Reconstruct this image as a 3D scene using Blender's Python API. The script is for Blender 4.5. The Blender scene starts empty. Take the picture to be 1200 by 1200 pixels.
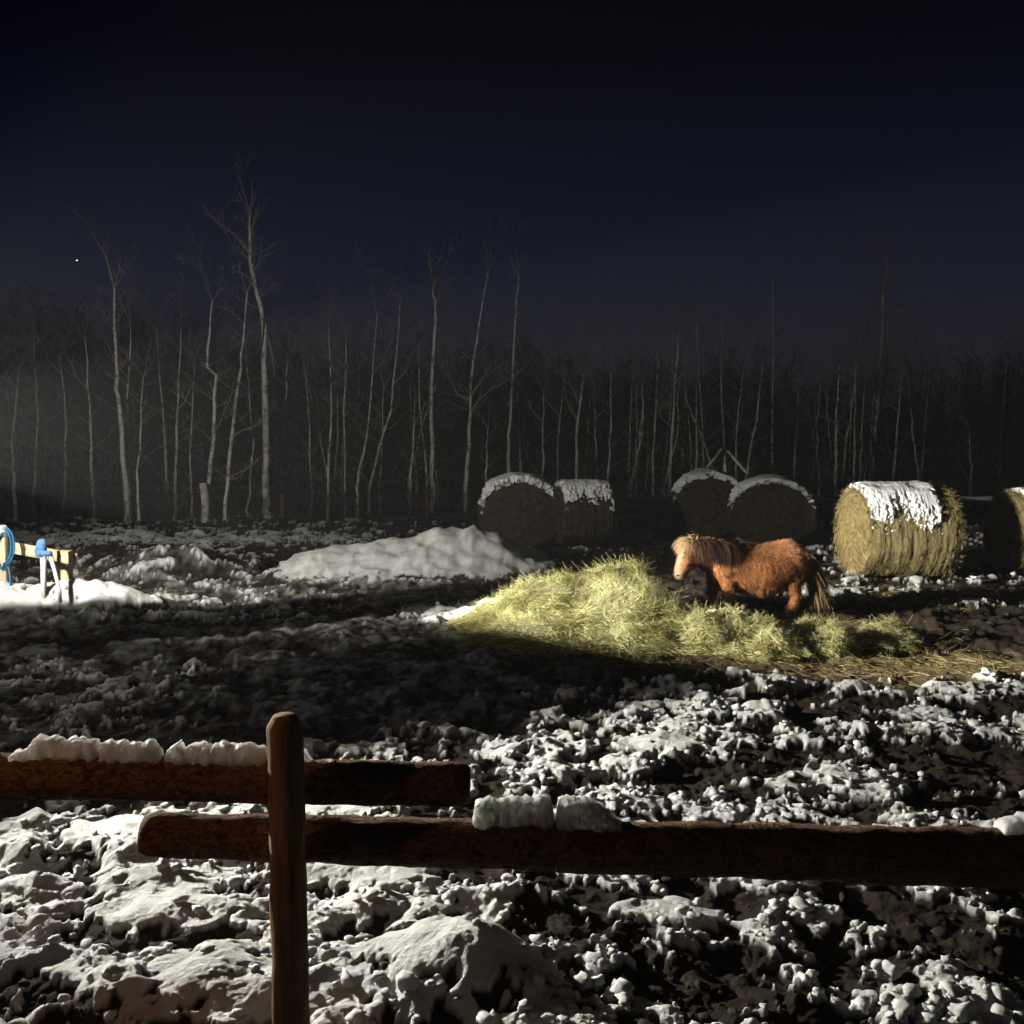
import bpy, bmesh, math, random
import numpy as np
from mathutils import Vector, Matrix
R = math.radians
scene = bpy.context.scene
col = scene.collection

# ------------------------------------------------------------------ camera
CAM_Z = 2.45
PITCH = math.atan(110 / 1200)
cam_data = bpy.data.cameras.new('camera')
cam = bpy.data.objects.new('camera', cam_data)
col.objects.link(cam)
cam.location = (0, 0, CAM_Z)
cam.rotation_euler = (R(90) - PITCH, 0, 0)
cam_data.sensor_width = 36
cam_data.lens = 36
cam_data.clip_start = 0.05
cam_data.clip_end = 3000
scene.camera = cam

# ------------------------------------------------------------------ sky
world = bpy.data.worlds.new('World')
scene.world = world
world.use_nodes = True
wt = world.node_tree
wt.nodes.clear()
wo = wt.nodes.new('ShaderNodeOutputWorld')
wb = wt.nodes.new('ShaderNodeBackground')
wc = wt.nodes.new('ShaderNodeTexCoord')
ws = wt.nodes.new('ShaderNodeSeparateXYZ')
wr = wt.nodes.new('ShaderNodeValToRGB')
wt.links.new(wc.outputs['Generated'], ws.inputs[0])
wt.links.new(ws.outputs['Z'], wr.inputs[0])
wt.links.new(wr.outputs[0], wb.inputs[0])
wt.links.new(wb.outputs[0], wo.inputs[0])
SKY = [(0.0, (0.0095, 0.0095, 0.0125)), (0.07, (0.0092, 0.0096, 0.0155)), (0.13, (0.0052, 0.0070, 0.0180)),
       (0.21, (0.0024, 0.0035, 0.0120)), (0.32, (0.0006, 0.0009, 0.0036)), (0.48, (0.0003, 0.0004, 0.0010)), (1.0, (0.0003, 0.0004, 0.0010))]
el = wr.color_ramp.elements
el[0].position = SKY[0][0]; el[0].color = (*SKY[0][1], 1)
el[1].position = SKY[-1][0]; el[1].color = (*SKY[-1][1], 1)
for p, c in SKY[1:-1]:
    e = el.new(p); e.color = (*c, 1)
wb.inputs['Strength'].default_value = 1.0

# ------------------------------------------------------------------ lamps of the yard (work light on a tripod, lantern by the fence, plus an added fill bulb)
LP = Vector((-6.6, 9.0, 1.75))
def spot(name, loc, az, elev, half, watt, colr, blend=0.12, size=0.02):
    d = bpy.data.lights.new(name, 'SPOT')
    d.energy = watt; d.color = colr; d.spot_size = R(half * 2); d.spot_blend = blend; d.shadow_soft_size = size
    o = bpy.data.objects.new(name, d); col.objects.link(o)
    o.location = loc
    v = Vector((math.cos(R(az)) * math.cos(R(elev)), math.sin(R(az)) * math.cos(R(elev)), math.sin(R(elev))))
    o.rotation_euler = v.to_track_quat('-Z', 'Y').to_euler()
    return o, v
COOL = (1.0, 0.97, 0.86)
HEADS = [  # az, elev, half angle, watts, blend, height, visor az, visor depression
    (20.5, -5, 20.3, 15500, 0.10, 2.40, 51.6, 21.5),
    (64, 0, 50, 2300, 0.45, 3.00, 110, 43.5),
    (-16, -14, 42, 5700, 0.8, 2.80, -57, 33.0),
]
lamp_dirs = []
for i, (az, ev, hf, w, bl, hz_, vaz, vdep) in enumerate(HEADS):
    off = Vector((math.cos(R(az)) * 0.16, math.sin(R(az)) * 0.16, hz_ - LP.z))
    _, v = spot('work_light_beam', LP + off, az, ev, hf, w, COOL, bl, 0.004)
    lamp_dirs.append((LP + off, v, az, vaz, vdep))
bl_ = bpy.data.lights.new('fill_bulb', 'POINT'); bl_.energy = 130; bl_.color = (1.0, 0.95, 0.88); bl_.shadow_soft_size = 0.05  # added fill bulb, lifts the dim ground between the beams
bo_ = bpy.data.objects.new('fill_bulb', bl_); col.objects.link(bo_); bo_.location = (LP.x, LP.y, 3.28)
LANT = Vector((-2.5, 2.65, 2.30))
ld = bpy.data.lights.new('lantern_bulb', 'POINT'); ld.energy = 12; ld.color = (1.0, 0.50, 0.24); ld.shadow_soft_size = 0.04
lo = bpy.data.objects.new('lantern_bulb', ld); col.objects.link(lo); lo.location = LANT

scene.view_settings.view_transform = 'Standard'
scene.view_settings.look = 'None'
scene.view_settings.exposure = 0
scene.view_settings.gamma = 1
scene.view_settings.use_curve_mapping = False
scene.render.engine = 'CYCLES'
scene.cycles.use_denoising = True
scene.cycles.max_bounces = 6
scene.cycles.diffuse_bounces = 3
scene.cycles.glossy_bounces = 2
scene.cycles.volume_bounces = 0
scene.cycles.sample_clamp_indirect = 4

# ------------------------------------------------------------------ helpers
SP, CP = math.sin(PITCH), math.cos(PITCH)
def ray(px, py):
    x = (px - 600) / 1200; y = (600 - py) / 1200
    return Vector((x, CP + y * SP, -SP + y * CP))
def P(px, py, Y):
    r = ray(px, py); t = Y / r.y
    return Vector((r.x * t, Y, CAM_Z + r.z * t))
def G(px, py, z=0.0):
    r = ray(px, py); t = (z - CAM_Z) / r.z
    return Vector((r.x * t, r.y * t, z))

rng = np.random.default_rng(7)
random.seed(7)

def noise2(x, y, seed=0):
    r = np.random.default_rng(1000 + seed)
    perm = r.permutation(512).astype(np.int64)
    ang = r.uniform(0, 2 * np.pi, 512)
    gx, gy = np.cos(ang), np.sin(ang)
    xi = np.floor(x).astype(np.int64); yi = np.floor(y).astype(np.int64)
    xf = x - xi; yf = y - yi
    u = xf * xf * xf * (xf * (xf * 6 - 15) + 10); v = yf * yf * yf * (yf * (yf * 6 - 15) + 10)
    def g(ix, iy, dx, dy):
        h = perm[(perm[ix & 511] + iy) & 511]
        return gx[h] * dx + gy[h] * dy
    a = g(xi, yi, xf, yf); b = g(xi + 1, yi, xf - 1, yf)
    c = g(xi, yi + 1, xf, yf - 1); d = g(xi + 1, yi + 1, xf - 1, yf - 1)
    return (a + (b - a) * u) * (1 - v) + (c + (d - c) * u) * v * 1.0
def fbm(x, y, lam, octv=3, seed=0, gain=0.5):
    s = 0; a = 1.0; n = 0
    for o in range(octv):
        s = s + a * noise2(x / lam + 17.3 * o, y / lam - 9.1 * o, seed + o); n += a
        lam /= 2.03; a *= gain
    return s * 1.6
def lumps(x, y, cell, seed=0, rmin=0.35, rmax=0.75, keep=0.8):
    """height of randomly sized half-balls, one for each cell, in units of the cell"""
    r = np.random.default_rng(5000 + seed)
    perm = r.permutation(1024).astype(np.int64)
    ox, oy = r.random(1024), r.random(1024)
    rr = r.uniform(rmin, rmax, 1024) * (r.random(1024) < keep)
    sq = r.uniform(0.55, 1.0, 1024)
    X = x / cell; Y = y / cell
    xi = np.floor(X).astype(np.int64); yi = np.floor(Y).astype(np.int64)
    out = np.zeros_like(X)
    for i in (-1, 0, 1):
        for j in (-1, 0, 1):
            h = perm[(perm[(xi + i) & 1023] + yi + j) & 1023]
            d2 = (X - xi - i - ox[h]) ** 2 + (Y - yi - j - oy[h]) ** 2
            out = np.maximum(out, (np.sqrt(np.maximum(rr[h] ** 2 - d2, 0)) * 0.35 + 0.6 * np.maximum(rr[h] ** 2 - d2, 0) / np.maximum(rr[h], 0.05)) * sq[h])
    return out
def sstep(a, b, x):
    t = np.clip((x - a) / (b - a), 0, 1)
    return t * t * (3 - 2 * t)

# ---- materials
def mat(name):
    m = bpy.data.materials.new(name); m.use_nodes = True
    nt = m.node_tree; b = nt.nodes['Principled BSDF']
    return m, nt, b
def ramp(nt, fac, stops):
    n = nt.nodes.new('ShaderNodeValToRGB'); e = n.color_ramp.elements
    e[0].position = stops[0][0]; e[0].color = (*stops[0][1], 1)
    e[1].position = stops[-1][0]; e[1].color = (*stops[-1][1], 1)
    for p, c in stops[1:-1]:
        k = e.new(p); k.color = (*c, 1)
    nt.links.new(fac, n.inputs[0]); return n.outputs[0]
def nnoise(nt, scale, detail=4, rough=0.55, vec=None, dist=0.0):
    n = nt.nodes.new('ShaderNodeTexNoise'); n.inputs['Scale'].default_value = scale
    n.inputs['Detail'].default_value = detail; n.inputs['Roughness'].default_value = rough
    n.inputs['Distortion'].default_value = dist
    if vec is not None: nt.links.new(vec, n.inputs['Vector'])
    return n.outputs['Fac']
def objco(nt, scale=(1, 1, 1)):
    t = nt.nodes.new('ShaderNodeTexCoord'); m = nt.nodes.new('ShaderNodeMapping')
    m.inputs['Scale'].default_value = scale
    nt.links.new(t.outputs['Object'], m.inputs[0]); return m.outputs[0]
def mixc(nt, fac, a, b):
    n = nt.nodes.new('ShaderNodeMix'); n.data_type = 'RGBA'
    for s, v in ((n.inputs[0], fac), (n.inputs[6], a), (n.inputs[7], b)):
        if hasattr(v, 'links'): nt.links.new(v, s)
        elif isinstance(v, (int, float)): s.default_value = v
        else: s.default_value = (*v, 1)
    return n.outputs[2]
def bump(nt, b, h, strength=0.4, dist=0.02):
    n = nt.nodes.new('ShaderNodeBump'); n.inputs['Strength'].default_value = strength; n.inputs['Distance'].default_value = dist
    nt.links.new(h, n.inputs['Height']); nt.links.new(n.outputs[0], b.inputs['Normal'])
def attr(nt, name):
    n = nt.nodes.new('ShaderNodeAttribute'); n.attribute_name = name; return n

M = {}
# trampled ground: mud, litter and snow, told apart by where the snow lies
m, nt, b = mat('ground'); M['ground'] = m
co = objco(nt)
mudc = ramp(nt, nnoise(nt, 3.2, 6, 0.6, co), [(0.25, (0.018, 0.014, 0.011)), (0.5, (0.036, 0.028, 0.022)), (0.8, (0.070, 0.054, 0.042))])
litc = ramp(nt, nnoise(nt, 42, 4, 0.6, co), [(0.3, (0.075, 0.055, 0.028)), (0.55, (0.19, 0.145, 0.075)), (0.8, (0.33, 0.27, 0.14))])
snwc = ramp(nt, nnoise(nt, 9, 5, 0.6, co), [(0.25, (0.60, 0.60, 0.58)), (0.5, (0.78, 0.78, 0.77)), (0.8, (0.85, 0.85, 0.85))])
c1 = mixc(nt, attr(nt, 'litter').outputs['Fac'], mudc, litc)
c2 = mixc(nt, attr(nt, 'snow').outputs['Fac'], c1, snwc)
nt.links.new(c2, b.inputs['Base Color'])
b.inputs['Roughness'].default_value = 0.92
b.inputs['Specular IOR Level'].default_value = 0.06
bump(nt, b, nnoise(nt, 55, 6, 0.7, co), 0.75, 0.018)

def simple_noise_mat(name, stops, scale, rough=0.8, bs=0.5, bd=0.01, sc=(1, 1, 1), spec=0.2, dist=0.0):
    m, nt, b = mat(name); M[name] = m
    co = objco(nt, sc); f = nnoise(nt, scale, 6, 0.6, co, dist)
    nt.links.new(ramp(nt, f, stops), b.inputs['Base Color'])
    b.inputs['Roughness'].default_value = rough; b.inputs['Specular IOR Level'].default_value = spec
    if bs: bump(nt, b, f, bs, bd)
    return m, nt, b
simple_noise_mat('snow', [(0.2, (0.62, 0.62, 0.61)), (0.5, (0.78, 0.78, 0.77)), (0.8, (0.85, 0.85, 0.85))], 14, 0.92, 0.6, 0.015, spec=0.06)
simple_noise_mat('mud', [(0.25, (0.020, 0.015, 0.012)), (0.5, (0.038, 0.029, 0.023)), (0.8, (0.07, 0.053, 0.04))], 8, 0.8, 0.6, 0.02)
simple_noise_mat('bark', [(0.2, (0.045, 0.035, 0.028)), (0.45, (0.085, 0.06, 0.045)), (0.7, (0.19, 0.12, 0.08))], 6, 0.85, 0.9, 0.02, (1, 9, 9), 0.2, 0.8)
simple_noise_mat('peeled_log', [(0.30, (0.05, 0.030, 0.020)), (0.42, (0.17, 0.095, 0.055)), (0.54, (0.34, 0.20, 0.12)), (0.75, (0.48, 0.33, 0.22))], 7, 0.85, 1.0, 0.03, (3.0, 5, 5), 0.15, 1.6)
simple_noise_mat('post_wood', [(0.25, (0.16, 0.09, 0.045)), (0.5, (0.38, 0.23, 0.12)), (0.75, (0.54, 0.36, 0.20))], 5, 0.75, 0.5, 0.006, (9, 9, 0.7), 0.25, 0.5)
simple_noise_mat('pale_timber', [(0.2, (0.34, 0.27, 0.17)), (0.5, (0.48, 0.40, 0.27)), (0.8, (0.58, 0.50, 0.36))], 6, 0.75, 0.4, 0.004, (1, 1, 6))
simple_noise_mat('white_plastic', [(0.2, (0.68, 0.68, 0.66)), (0.8, (0.80, 0.80, 0.79))], 6, 0.4, 0.0)
simple_noise_mat('blue_plastic', [(0.3, (0.03, 0.09, 0.28)), (0.5, (0.10, 0.22, 0.48)), (0.7, (0.35, 0.45, 0.60))], 9, 0.4, 0.0)
simple_noise_mat('blue_hose', [(0.2, (0.015, 0.10, 0.22)), (0.8, (0.025, 0.16, 0.32))], 9, 0.45, 0.0)
simple_noise_mat('black_metal', [(0.2, (0.015, 0.015, 0.016)), (0.8, (0.035, 0.035, 0.035))], 9, 0.45, 0.0)
simple_noise_mat('dark_twigs', [(0.2, (0.006, 0.005, 0.0045)), (0.8, (0.020, 0.016, 0.014))], 0.6, 0.9, 0.0)
simple_noise_mat('hoof', [(0.2, (0.03, 0.025, 0.02)), (0.8, (0.08, 0.06, 0.045))], 12, 0.5, 0.2)
simple_noise_mat('eye_dark', [(0.2, (0.008, 0.006, 0.005)), (0.8, (0.015, 0.012, 0.01))], 12, 0.45, 0.0, spec=0.2)
# pale birch bark with dark rings
m, nt, b = mat('birch_bark'); M['birch_bark'] = m
co = objco(nt, (3, 3, 2.6)); f = nnoise(nt, 1.6, 6, 0.72, co, 0.6)
nt.links.new(ramp(nt, f, [(0.33, (0.05, 0.045, 0.04)), (0.42, (0.26, 0.25, 0.235)), (0.52, (0.60, 0.58, 0.55)), (0.8, (0.76, 0.74, 0.71))]), b.inputs['Base Color'])
b.inputs['Roughness'].default_value = 0.8; b.inputs['Specular IOR Level'].default_value = 0.2
simple_noise_mat('birch_twig', [(0.2, (0.13, 0.11, 0.10)), (0.6, (0.27, 0.245, 0.22)), (0.85, (0.45, 0.42, 0.39))], 1.2, 0.85, 0.0)
# ice-hard snow that lets light through
m, nt, b = mat('icy_snow'); M['icy_snow'] = m
out = nt.nodes['Material Output']
co = objco(nt)
f = nnoise(nt, 22, 5, 0.6, co)
cc = ramp(nt, f, [(0.2, (0.68, 0.68, 0.66)), (0.8, (0.84, 0.84, 0.83))])
nt.links.new(cc, b.inputs['Base Color']); b.inputs['Roughness'].default_value = 0.45
bump(nt, b, f, 0.5, 0.008)
b.inputs['Subsurface Weight'].default_value = 1.0
b.inputs['Subsurface Radius'].default_value = (1.0, 1.0, 1.0)
b.inputs['Subsurface Scale'].default_value = 0.07
# hay strands: colour of each strand is an attribute
def strand_mat(name, stops, rough=0.6, transl=0.25):
    m, nt, b = mat(name); M[name] = m
    a = attr(nt, 'tint'); cc = ramp(nt, a.outputs['Fac'], stops)
    nt.links.new(cc, b.inputs['Base Color']); b.inputs['Roughness'].default_value = rough; b.inputs['Specular IOR Level'].default_value = 0.3
    if transl:
        tr = nt.nodes.new('ShaderNodeBsdfTranslucent'); nt.links.new(cc, tr.inputs[0])
        mx = nt.nodes.new('ShaderNodeMixShader'); mx.inputs[0].default_value = transl
        nt.links.new(b.outputs[0], mx.inputs[1]); nt.links.new(tr.outputs[0], mx.inputs[2]); nt.links.new(mx.outputs[0], nt.nodes['Material Output'].inputs[0])
strand_mat('hay', [(0.0, (0.16, 0.13, 0.045)), (0.35, (0.35, 0.34, 0.13)), (0.7, (0.54, 0.525, 0.24)), (1.0, (0.66, 0.63, 0.40))])
strand_mat('old_hay', [(0.0, (0.12, 0.085, 0.035)), (0.4, (0.27, 0.20, 0.085)), (1.0, (0.46, 0.37, 0.18))])
strand_mat('bale_hay', [(0.0, (0.15, 0.105, 0.04)), (0.4, (0.34, 0.26, 0.10)), (1.0, (0.52, 0.43, 0.20))])
simple_noise_mat('hay_mass', [(0.25, (0.05, 0.042, 0.015)), (0.5, (0.15, 0.135, 0.05)), (0.8, (0.34, 0.31, 0.12))], 16, 0.9, 1.0, 0.05)
# bale side: wound hay, furrows come from the mesh, streaks follow the winding
simple_noise_mat('bale_side', [(0.25, (0.10, 0.078, 0.038)), (0.5, (0.25, 0.205, 0.10)), (0.8, (0.40, 0.345, 0.18))], 5, 0.9, 0.9, 0.03, (7, 1.6, 1.6), 0.1, 0.8)
simple_noise_mat('shaded_bale', [(0.25, (0.018, 0.015, 0.010)), (0.5, (0.038, 0.031, 0.020)), (0.8, (0.075, 0.062, 0.040))], 9, 0.95, 1.0, 0.04)  # shade of the back bales put into a darker hay colour
strand_mat('shaded_hay', [(0.0, (0.015, 0.012, 0.008)), (0.5, (0.045, 0.036, 0.022)), (1.0, (0.10, 0.085, 0.055))])  # darkened straws to match, shade held in the colour
simple_noise_mat('bale_end', [(0.25, (0.12, 0.085, 0.034)), (0.5, (0.28, 0.215, 0.095)), (0.8, (0.42, 0.34, 0.17))], 12, 0.9, 1.0, 0.04)
# coat of the pony: colour attribute from where on the body the hair grows
def coat_mat(name):
    m, nt, b = mat(name); M[name] = m
    a = attr(nt, 'coat'); co = objco(nt)
    f = nnoise(nt, 18, 4, 0.6, co)
    cc = mixc(nt, f, (0.55, 0.5, 0.45), (1.3, 1.3, 1.3))
    mm = nt.nodes.new('ShaderNodeMix'); mm.data_type = 'RGBA'; mm.blend_type = 'MULTIPLY'; mm.inputs[0].default_value = 1
    nt.links.new(a.outputs['Color'], mm.inputs[6]); nt.links.new(cc, mm.inputs[7])
    nt.links.new(mm.outputs[2], b.inputs['Base Color']); b.inputs['Roughness'].default_value = 0.65; b.inputs['Specular IOR Level'].default_value = 0.25
coat_mat('coat')
def emis(name, c, s):
    m, nt, b = mat(name); M[name] = m
    b.inputs['Base Color'].default_value = (*c, 1); b.inputs['Emission Color'].default_value = (*c, 1); b.inputs['Emission Strength'].default_value = s
emis('lamp_lens', (1.0, 0.97, 0.88), 25); emis('lantern_glass', (1.0, 0.5, 0.22), 6); emis('star_light', (1.0, 0.97, 0.9), 3.0)

# ---- mesh makers
def mesh_np(name, V, F, attrs=None, smooth=False):
    """V (n,3) floats; F list of (k,m) int arrays, every array one polygon size"""
    me = bpy.data.meshes.new(name)
    V = np.asarray(V, dtype=np.float32)
    if not isinstance(F, list): F = [F]
    F = [np.asarray(f, dtype=np.int32) for f in F if len(f)]
    nl = sum(f.size for f in F); nf = sum(len(f) for f in F)
    me.vertices.add(len(V)); me.vertices.foreach_set('co', V.ravel())
    me.loops.add(nl); me.polygons.add(nf)
    me.loops.foreach_set('vertex_index', np.concatenate([f.ravel() for f in F]))
    tot = np.concatenate([np.full(len(f), f.shape[1], dtype=np.int32) for f in F])
    st = np.concatenate([[0], np.cumsum(tot)[:-1]]).astype(np.int32)
    me.polygons.foreach_set('loop_start', st)
    me.polygons.foreach_set('loop_total', tot)
    if smooth: me.polygons.foreach_set('use_smooth', np.ones(nf, dtype=bool))
    me.update(calc_edges=True)
    for k, a in (attrs or {}).items():
        a = np.asarray(a, dtype=np.float32)
        if a.ndim == 1:
            at = me.attributes.new(k, 'FLOAT', 'POINT'); at.data.foreach_set('value', a)
        else:
            at = me.attributes.new(k, 'FLOAT_COLOR', 'POINT'); at.data.foreach_set('color', np.c_[a, np.ones(len(a), dtype=np.float32)].astype(np.float32).ravel())
    me.validate(verbose=False)
    return me
def link(name, me, material, parent=None, loc=None, rot=None):
    if material is not None:
        me.materials.clear(); me.materials.append(M[material])
    o = bpy.data.objects.new(name, me); col.objects.link(o)
    if parent is not None: o.parent = parent
    if loc is not None: o.location = loc
    if rot is not None: o.rotation_euler = rot
    return o
def empty(name, loc=(0, 0, 0), rz=0.0):
    o = bpy.data.objects.new(name, None); col.objects.link(o); o.location = loc; o.rotation_euler = (0, 0, rz)
    o.empty_display_size = 0.2
    return o
def tag(o, label=None, cat=None, group=None, kind=None):
    if label: o['label'] = label
    if cat: o['category'] = cat
    if group: o['group'] = group
    if kind: o['kind'] = kind
    return o
class MB:
    """collects tubes, boxes and free polygons into one mesh"""
    def __init__(s): s.V = []; s.F = {}; s.n = 0
    def add(s, V, F):
        V = np.asarray(V, dtype=float); s.V.append(V)
        for f in F: s.F.setdefault(len(f), []).append([i + s.n for i in f])
        s.n += len(V)
    def tube(s, pts, rad, sides=6, cap=True, wob=0.0):
        pts = [Vector(p) for p in pts]; n = len(pts); V = []
        up = Vector((0.13, 0.31, 0.94))
        for i, p in enumerate(pts):
            t = (pts[min(i + 1, n - 1)] - pts[max(i - 1, 0)]).normalized()
            if abs(t.dot(up)) > 0.97: up = Vector((0.9, 0.3, 0.1))
            a = t.cross(up).normalized(); c = t.cross(a)
            r = rad[i] if hasattr(rad, '__len__') else rad
            for k in range(sides):
                q = 2 * math.pi * k / sides
                rr = r * (1 + (random.uniform(-wob, wob) if wob else 0))
                V.append(p + a * (rr * math.cos(q)) + c * (rr * math.sin(q)))
        F = [(i * sides + k, i * sides + (k + 1) % sides, (i + 1) * sides + (k + 1) % sides, (i + 1) * sides + k) for i in range(n - 1) for k in range(sides)]
        if cap: F += [tuple(range(sides))[::-1], tuple((n - 1) * sides + k for k in range(sides))]
        s.add([tuple(v) for v in V], F)
    def ribbon(s, a, b, w, nrm=None):
        a = Vector(a); b = Vector(b); t = (b - a)
        n = Vector(nrm) if nrm is not None else Vector((random.gauss(0, 1), random.gauss(0, 1), random.gauss(0, 1)))
        c = t.cross(n)
        if c.length < 1e-6: return
        c = c.normalized() * (w / 2)
        s.add([tuple(a - c), tuple(a + c), tuple(b + c * 0.3), tuple(b - c * 0.3)], [(0, 1, 2, 3)])
    def box(s, lo, hi, rot=None, loc=(0, 0, 0)):
        v = [Vector((x, y, z)) for z in (lo[2], hi[2]) for y in (lo[1], hi[1]) for x in (lo[0], hi[0])]
        if rot is not None: v = [rot @ q for q in v]
        v = [q + Vector(loc) for q in v]
        s.add([tuple(q) for q in v], [(0, 2, 3, 1), (4, 5, 7, 6), (0, 1, 5, 4), (2, 6, 7, 3), (0, 4, 6, 2), (1, 3, 7, 5)])
    def mesh(s, name, smooth=False):
        return mesh_np(name, np.concatenate(s.V), [np.array(f) for f in s.F.values()], smooth=smooth)
    def build(s, name, material, parent=None, smooth=False, **k):
        return link(name, s.mesh(name, smooth), material, parent, **k)
def bevel(o, w, seg=2):
    md = o.modifiers.new('bevel', 'BEVEL'); md.width = w; md.segments = seg; md.limit_method = 'ANGLE'
    return o

# ------------------------------------------------------------------ ground: shape and cover
PX = 0.32 + np.array([-4.2, -3.85, -3.4, -2.75, -2.1, -1.35, -0.95, -0.55, 0.1, 0.45, 0.8])
PZ = np.array([0.0, 0.30, 0.46, 0.52, 0.58, 0.70, 0.76, 0.64, 0.30, 0.13, 0.0])
def base_h(x, y):
    h = 0.05 * fbm(x, y, 2.6, 2, 40)
    crest = np.interp(x, PX, PZ)
    w = np.where(y < 16.4 + 0.12 * (x + 1.5), 1.55, 1.5)
    pile = crest * np.exp(-((y - 16.4 - 0.12 * (x + 1.5)) / w) ** 2 * 1.3)
    h = h + pile * (1 + 0.15 * fbm(x, y, 0.8, 3, 44, 0.5))
    h = h + 0.42 * np.exp(-((x + 5.5) / 1.0) ** 2 - ((y - 16.6) / 1.0) ** 2) + 0.2 * np.exp(-((x + 7.4) / 1.2) ** 2 - ((y - 18.4) / 1.1) ** 2)
    bank = 0.36 * np.exp(-((y - 12.95 - 0.28 * (x + 6)) / 0.42) ** 2) * sstep(-3.95, -5.6, x) * sstep(-9.8, -8.2, x)
    h = h + bank
    h = h + 0.15 * np.exp(-(((x + 0.26) / 0.36) ** 2 + ((y - 4.42) / 0.27) ** 2)) + 0.08 * np.exp(-(((x + 0.05) / 0.3) ** 2 + ((y - 4.2) / 0.2) ** 2))
    h = h + 0.10 * np.exp(-(((x + 1.3) / 0.4) ** 2 + ((y - 4.3) / 0.3) ** 2))
    return h, pile, bank
def hay_h(x, y):
    """thickness of the hay lying on the ground"""
    e = ((x - 1.42) / np.where(x > 1.42, 0.50, 1.05)) ** 2 + ((y - 12.45) / 0.85) ** 2
    a = 0.60 * np.exp(-e * 0.95)
    a = a + 0.30 * np.exp(-(((x - 0.15) / 0.62) ** 2 + ((y - 12.25) / 0.55) ** 2))
    a = a + 0.16 * np.exp(-(((x - 1.3) / 1.5) ** 2 + ((y - 11.3) / 0.6) ** 2))
    low = np.exp(-(((x - 3.05) / 1.5) ** 2 + ((y - 11.45) / 1.05) ** 2) ** 2)
    cl = np.clip(fbm(x, y, 0.6, 3, 60) * 0.75 + 0.50, 0, 1.3)
    a = a + 0.20 * low * cl
    c2 = np.exp(-(((x - 4.35) / 0.35) ** 2 + ((y - 11.6) / 0.3) ** 2)) * 0.12
    a = a + c2
    a = a * (1 + 0.22 * fbm(x, y, 0.5, 2, 63))
    return np.maximum(a - 0.035, 0)
def cover(x, y):
    """share of the ground under snow, and under old hay litter"""
    d = (x + 3.0) * 0.545 - (y - 6.75) * 0.838        # >0 on the fence side of the line where the mud begins
    c = 0.06 + 0.56 * sstep(-0.35, 0.55, d + 0.5 * fbm(x, y, 1.1, 2, 70))
    right = sstep(0.6, 2.4, x) * sstep(6.6, 5.2, y)
    c = c - 0.26 * right + 0.16 * sstep(0.3, -1.0, x) * sstep(7.5, 6, y)
    c = c - 0.30 * sstep(0.05, 0.5, fbm(x, y, 1.5, 2, 75)) * sstep(-0.2, 0.6, d)
    c = c - 0.62 * sstep(0.0, 1.0, np.exp(-(((x - 3.3) / 0.75) ** 2 + ((y - 7.2) / 0.6) ** 2)) * 2 - 0.4)
    c = c - 0.5 * sstep(0.30, 0.0, np.abs(y - 8.8)) * sstep(2.6, 3.3, x)
    c = np.where(y > 9.7 + 0.35 * fbm(x, y, 0.9, 2, 71), 0.05, c)
    c = np.maximum(c, 0.30 * sstep(-1.6, -3.0, x) * sstep(11.9, 12.8, y))
    c = np.maximum(c, 0.30 * sstep(-2.2, -3.2, x) * sstep(7.2, 8.2, y) * sstep(11, 10, y))
    c = np.maximum(c, 0.95 * np.exp(-(((x + 0.75) / 0.75) ** 2 + ((y - 12.95) / 0.62) ** 2) ** 2))
    c = np.maximum(c, 0.34 * sstep(12.9, 13.6, y) * sstep(3.0, 4.6, x))
    c = np.maximum(c, 0.62 * np.exp(-(((x - 7.7) / 1.4) ** 2 + ((y - 18.2) / 1.3) ** 2) ** 2))
    c = np.maximum(c, 0.55 * np.exp(-(((x - 2.3) / 1.0) ** 2 + ((y - 21) / 0.8) ** 2) ** 2))
    c = np.maximum(c, 0.75 * np.exp(-(((x - 4.2) / 0.8) ** 2 + ((y - 14.6) / 1.0) ** 2) ** 2))
    c = np.maximum(c, 0.22 * sstep(17, 20, y))
    c = np.maximum(c, 0.75 * sstep(-2.0, -4.0, x) * np.exp(-((y - 21.3) / 1.3) ** 4))
    l = np.exp(-(((x - 3.9) / 1.9) ** 2 + ((y - 10.2) / 0.75) ** 2) ** 1.5)
    l = np.maximum(l, 0.8 * np.exp(-(((x - 2.4) / 2.4) ** 2 + ((y - 11.9) / 1.4) ** 2) ** 2))
    l = np.maximum(l, 0.5 * np.exp(-(((x - 5.6) / 1.6) ** 2 + ((y - 14.3) / 1.0) ** 2) ** 2))
    return np.clip(c, 0.0, 1.0), np.clip(l, 0, 1)
DRIFTS = [(-0.28, 4.42, 0.42, 0.30), (-1.25, 4.25, 0.40, 0.24), (-1.75, 4.95, 0.50, 0.26), (-0.75, 5.35, 0.42, 0.18), (-2.3, 5.9, 0.5, 0.22), (0.75, 5.0, 0.32, 0.16), (1.05, 7.6, 0.45, 0.25), (-1.2, 6.3, 0.4, 0.15), (0.15, 6.2, 0.35, 0.14)]
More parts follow.
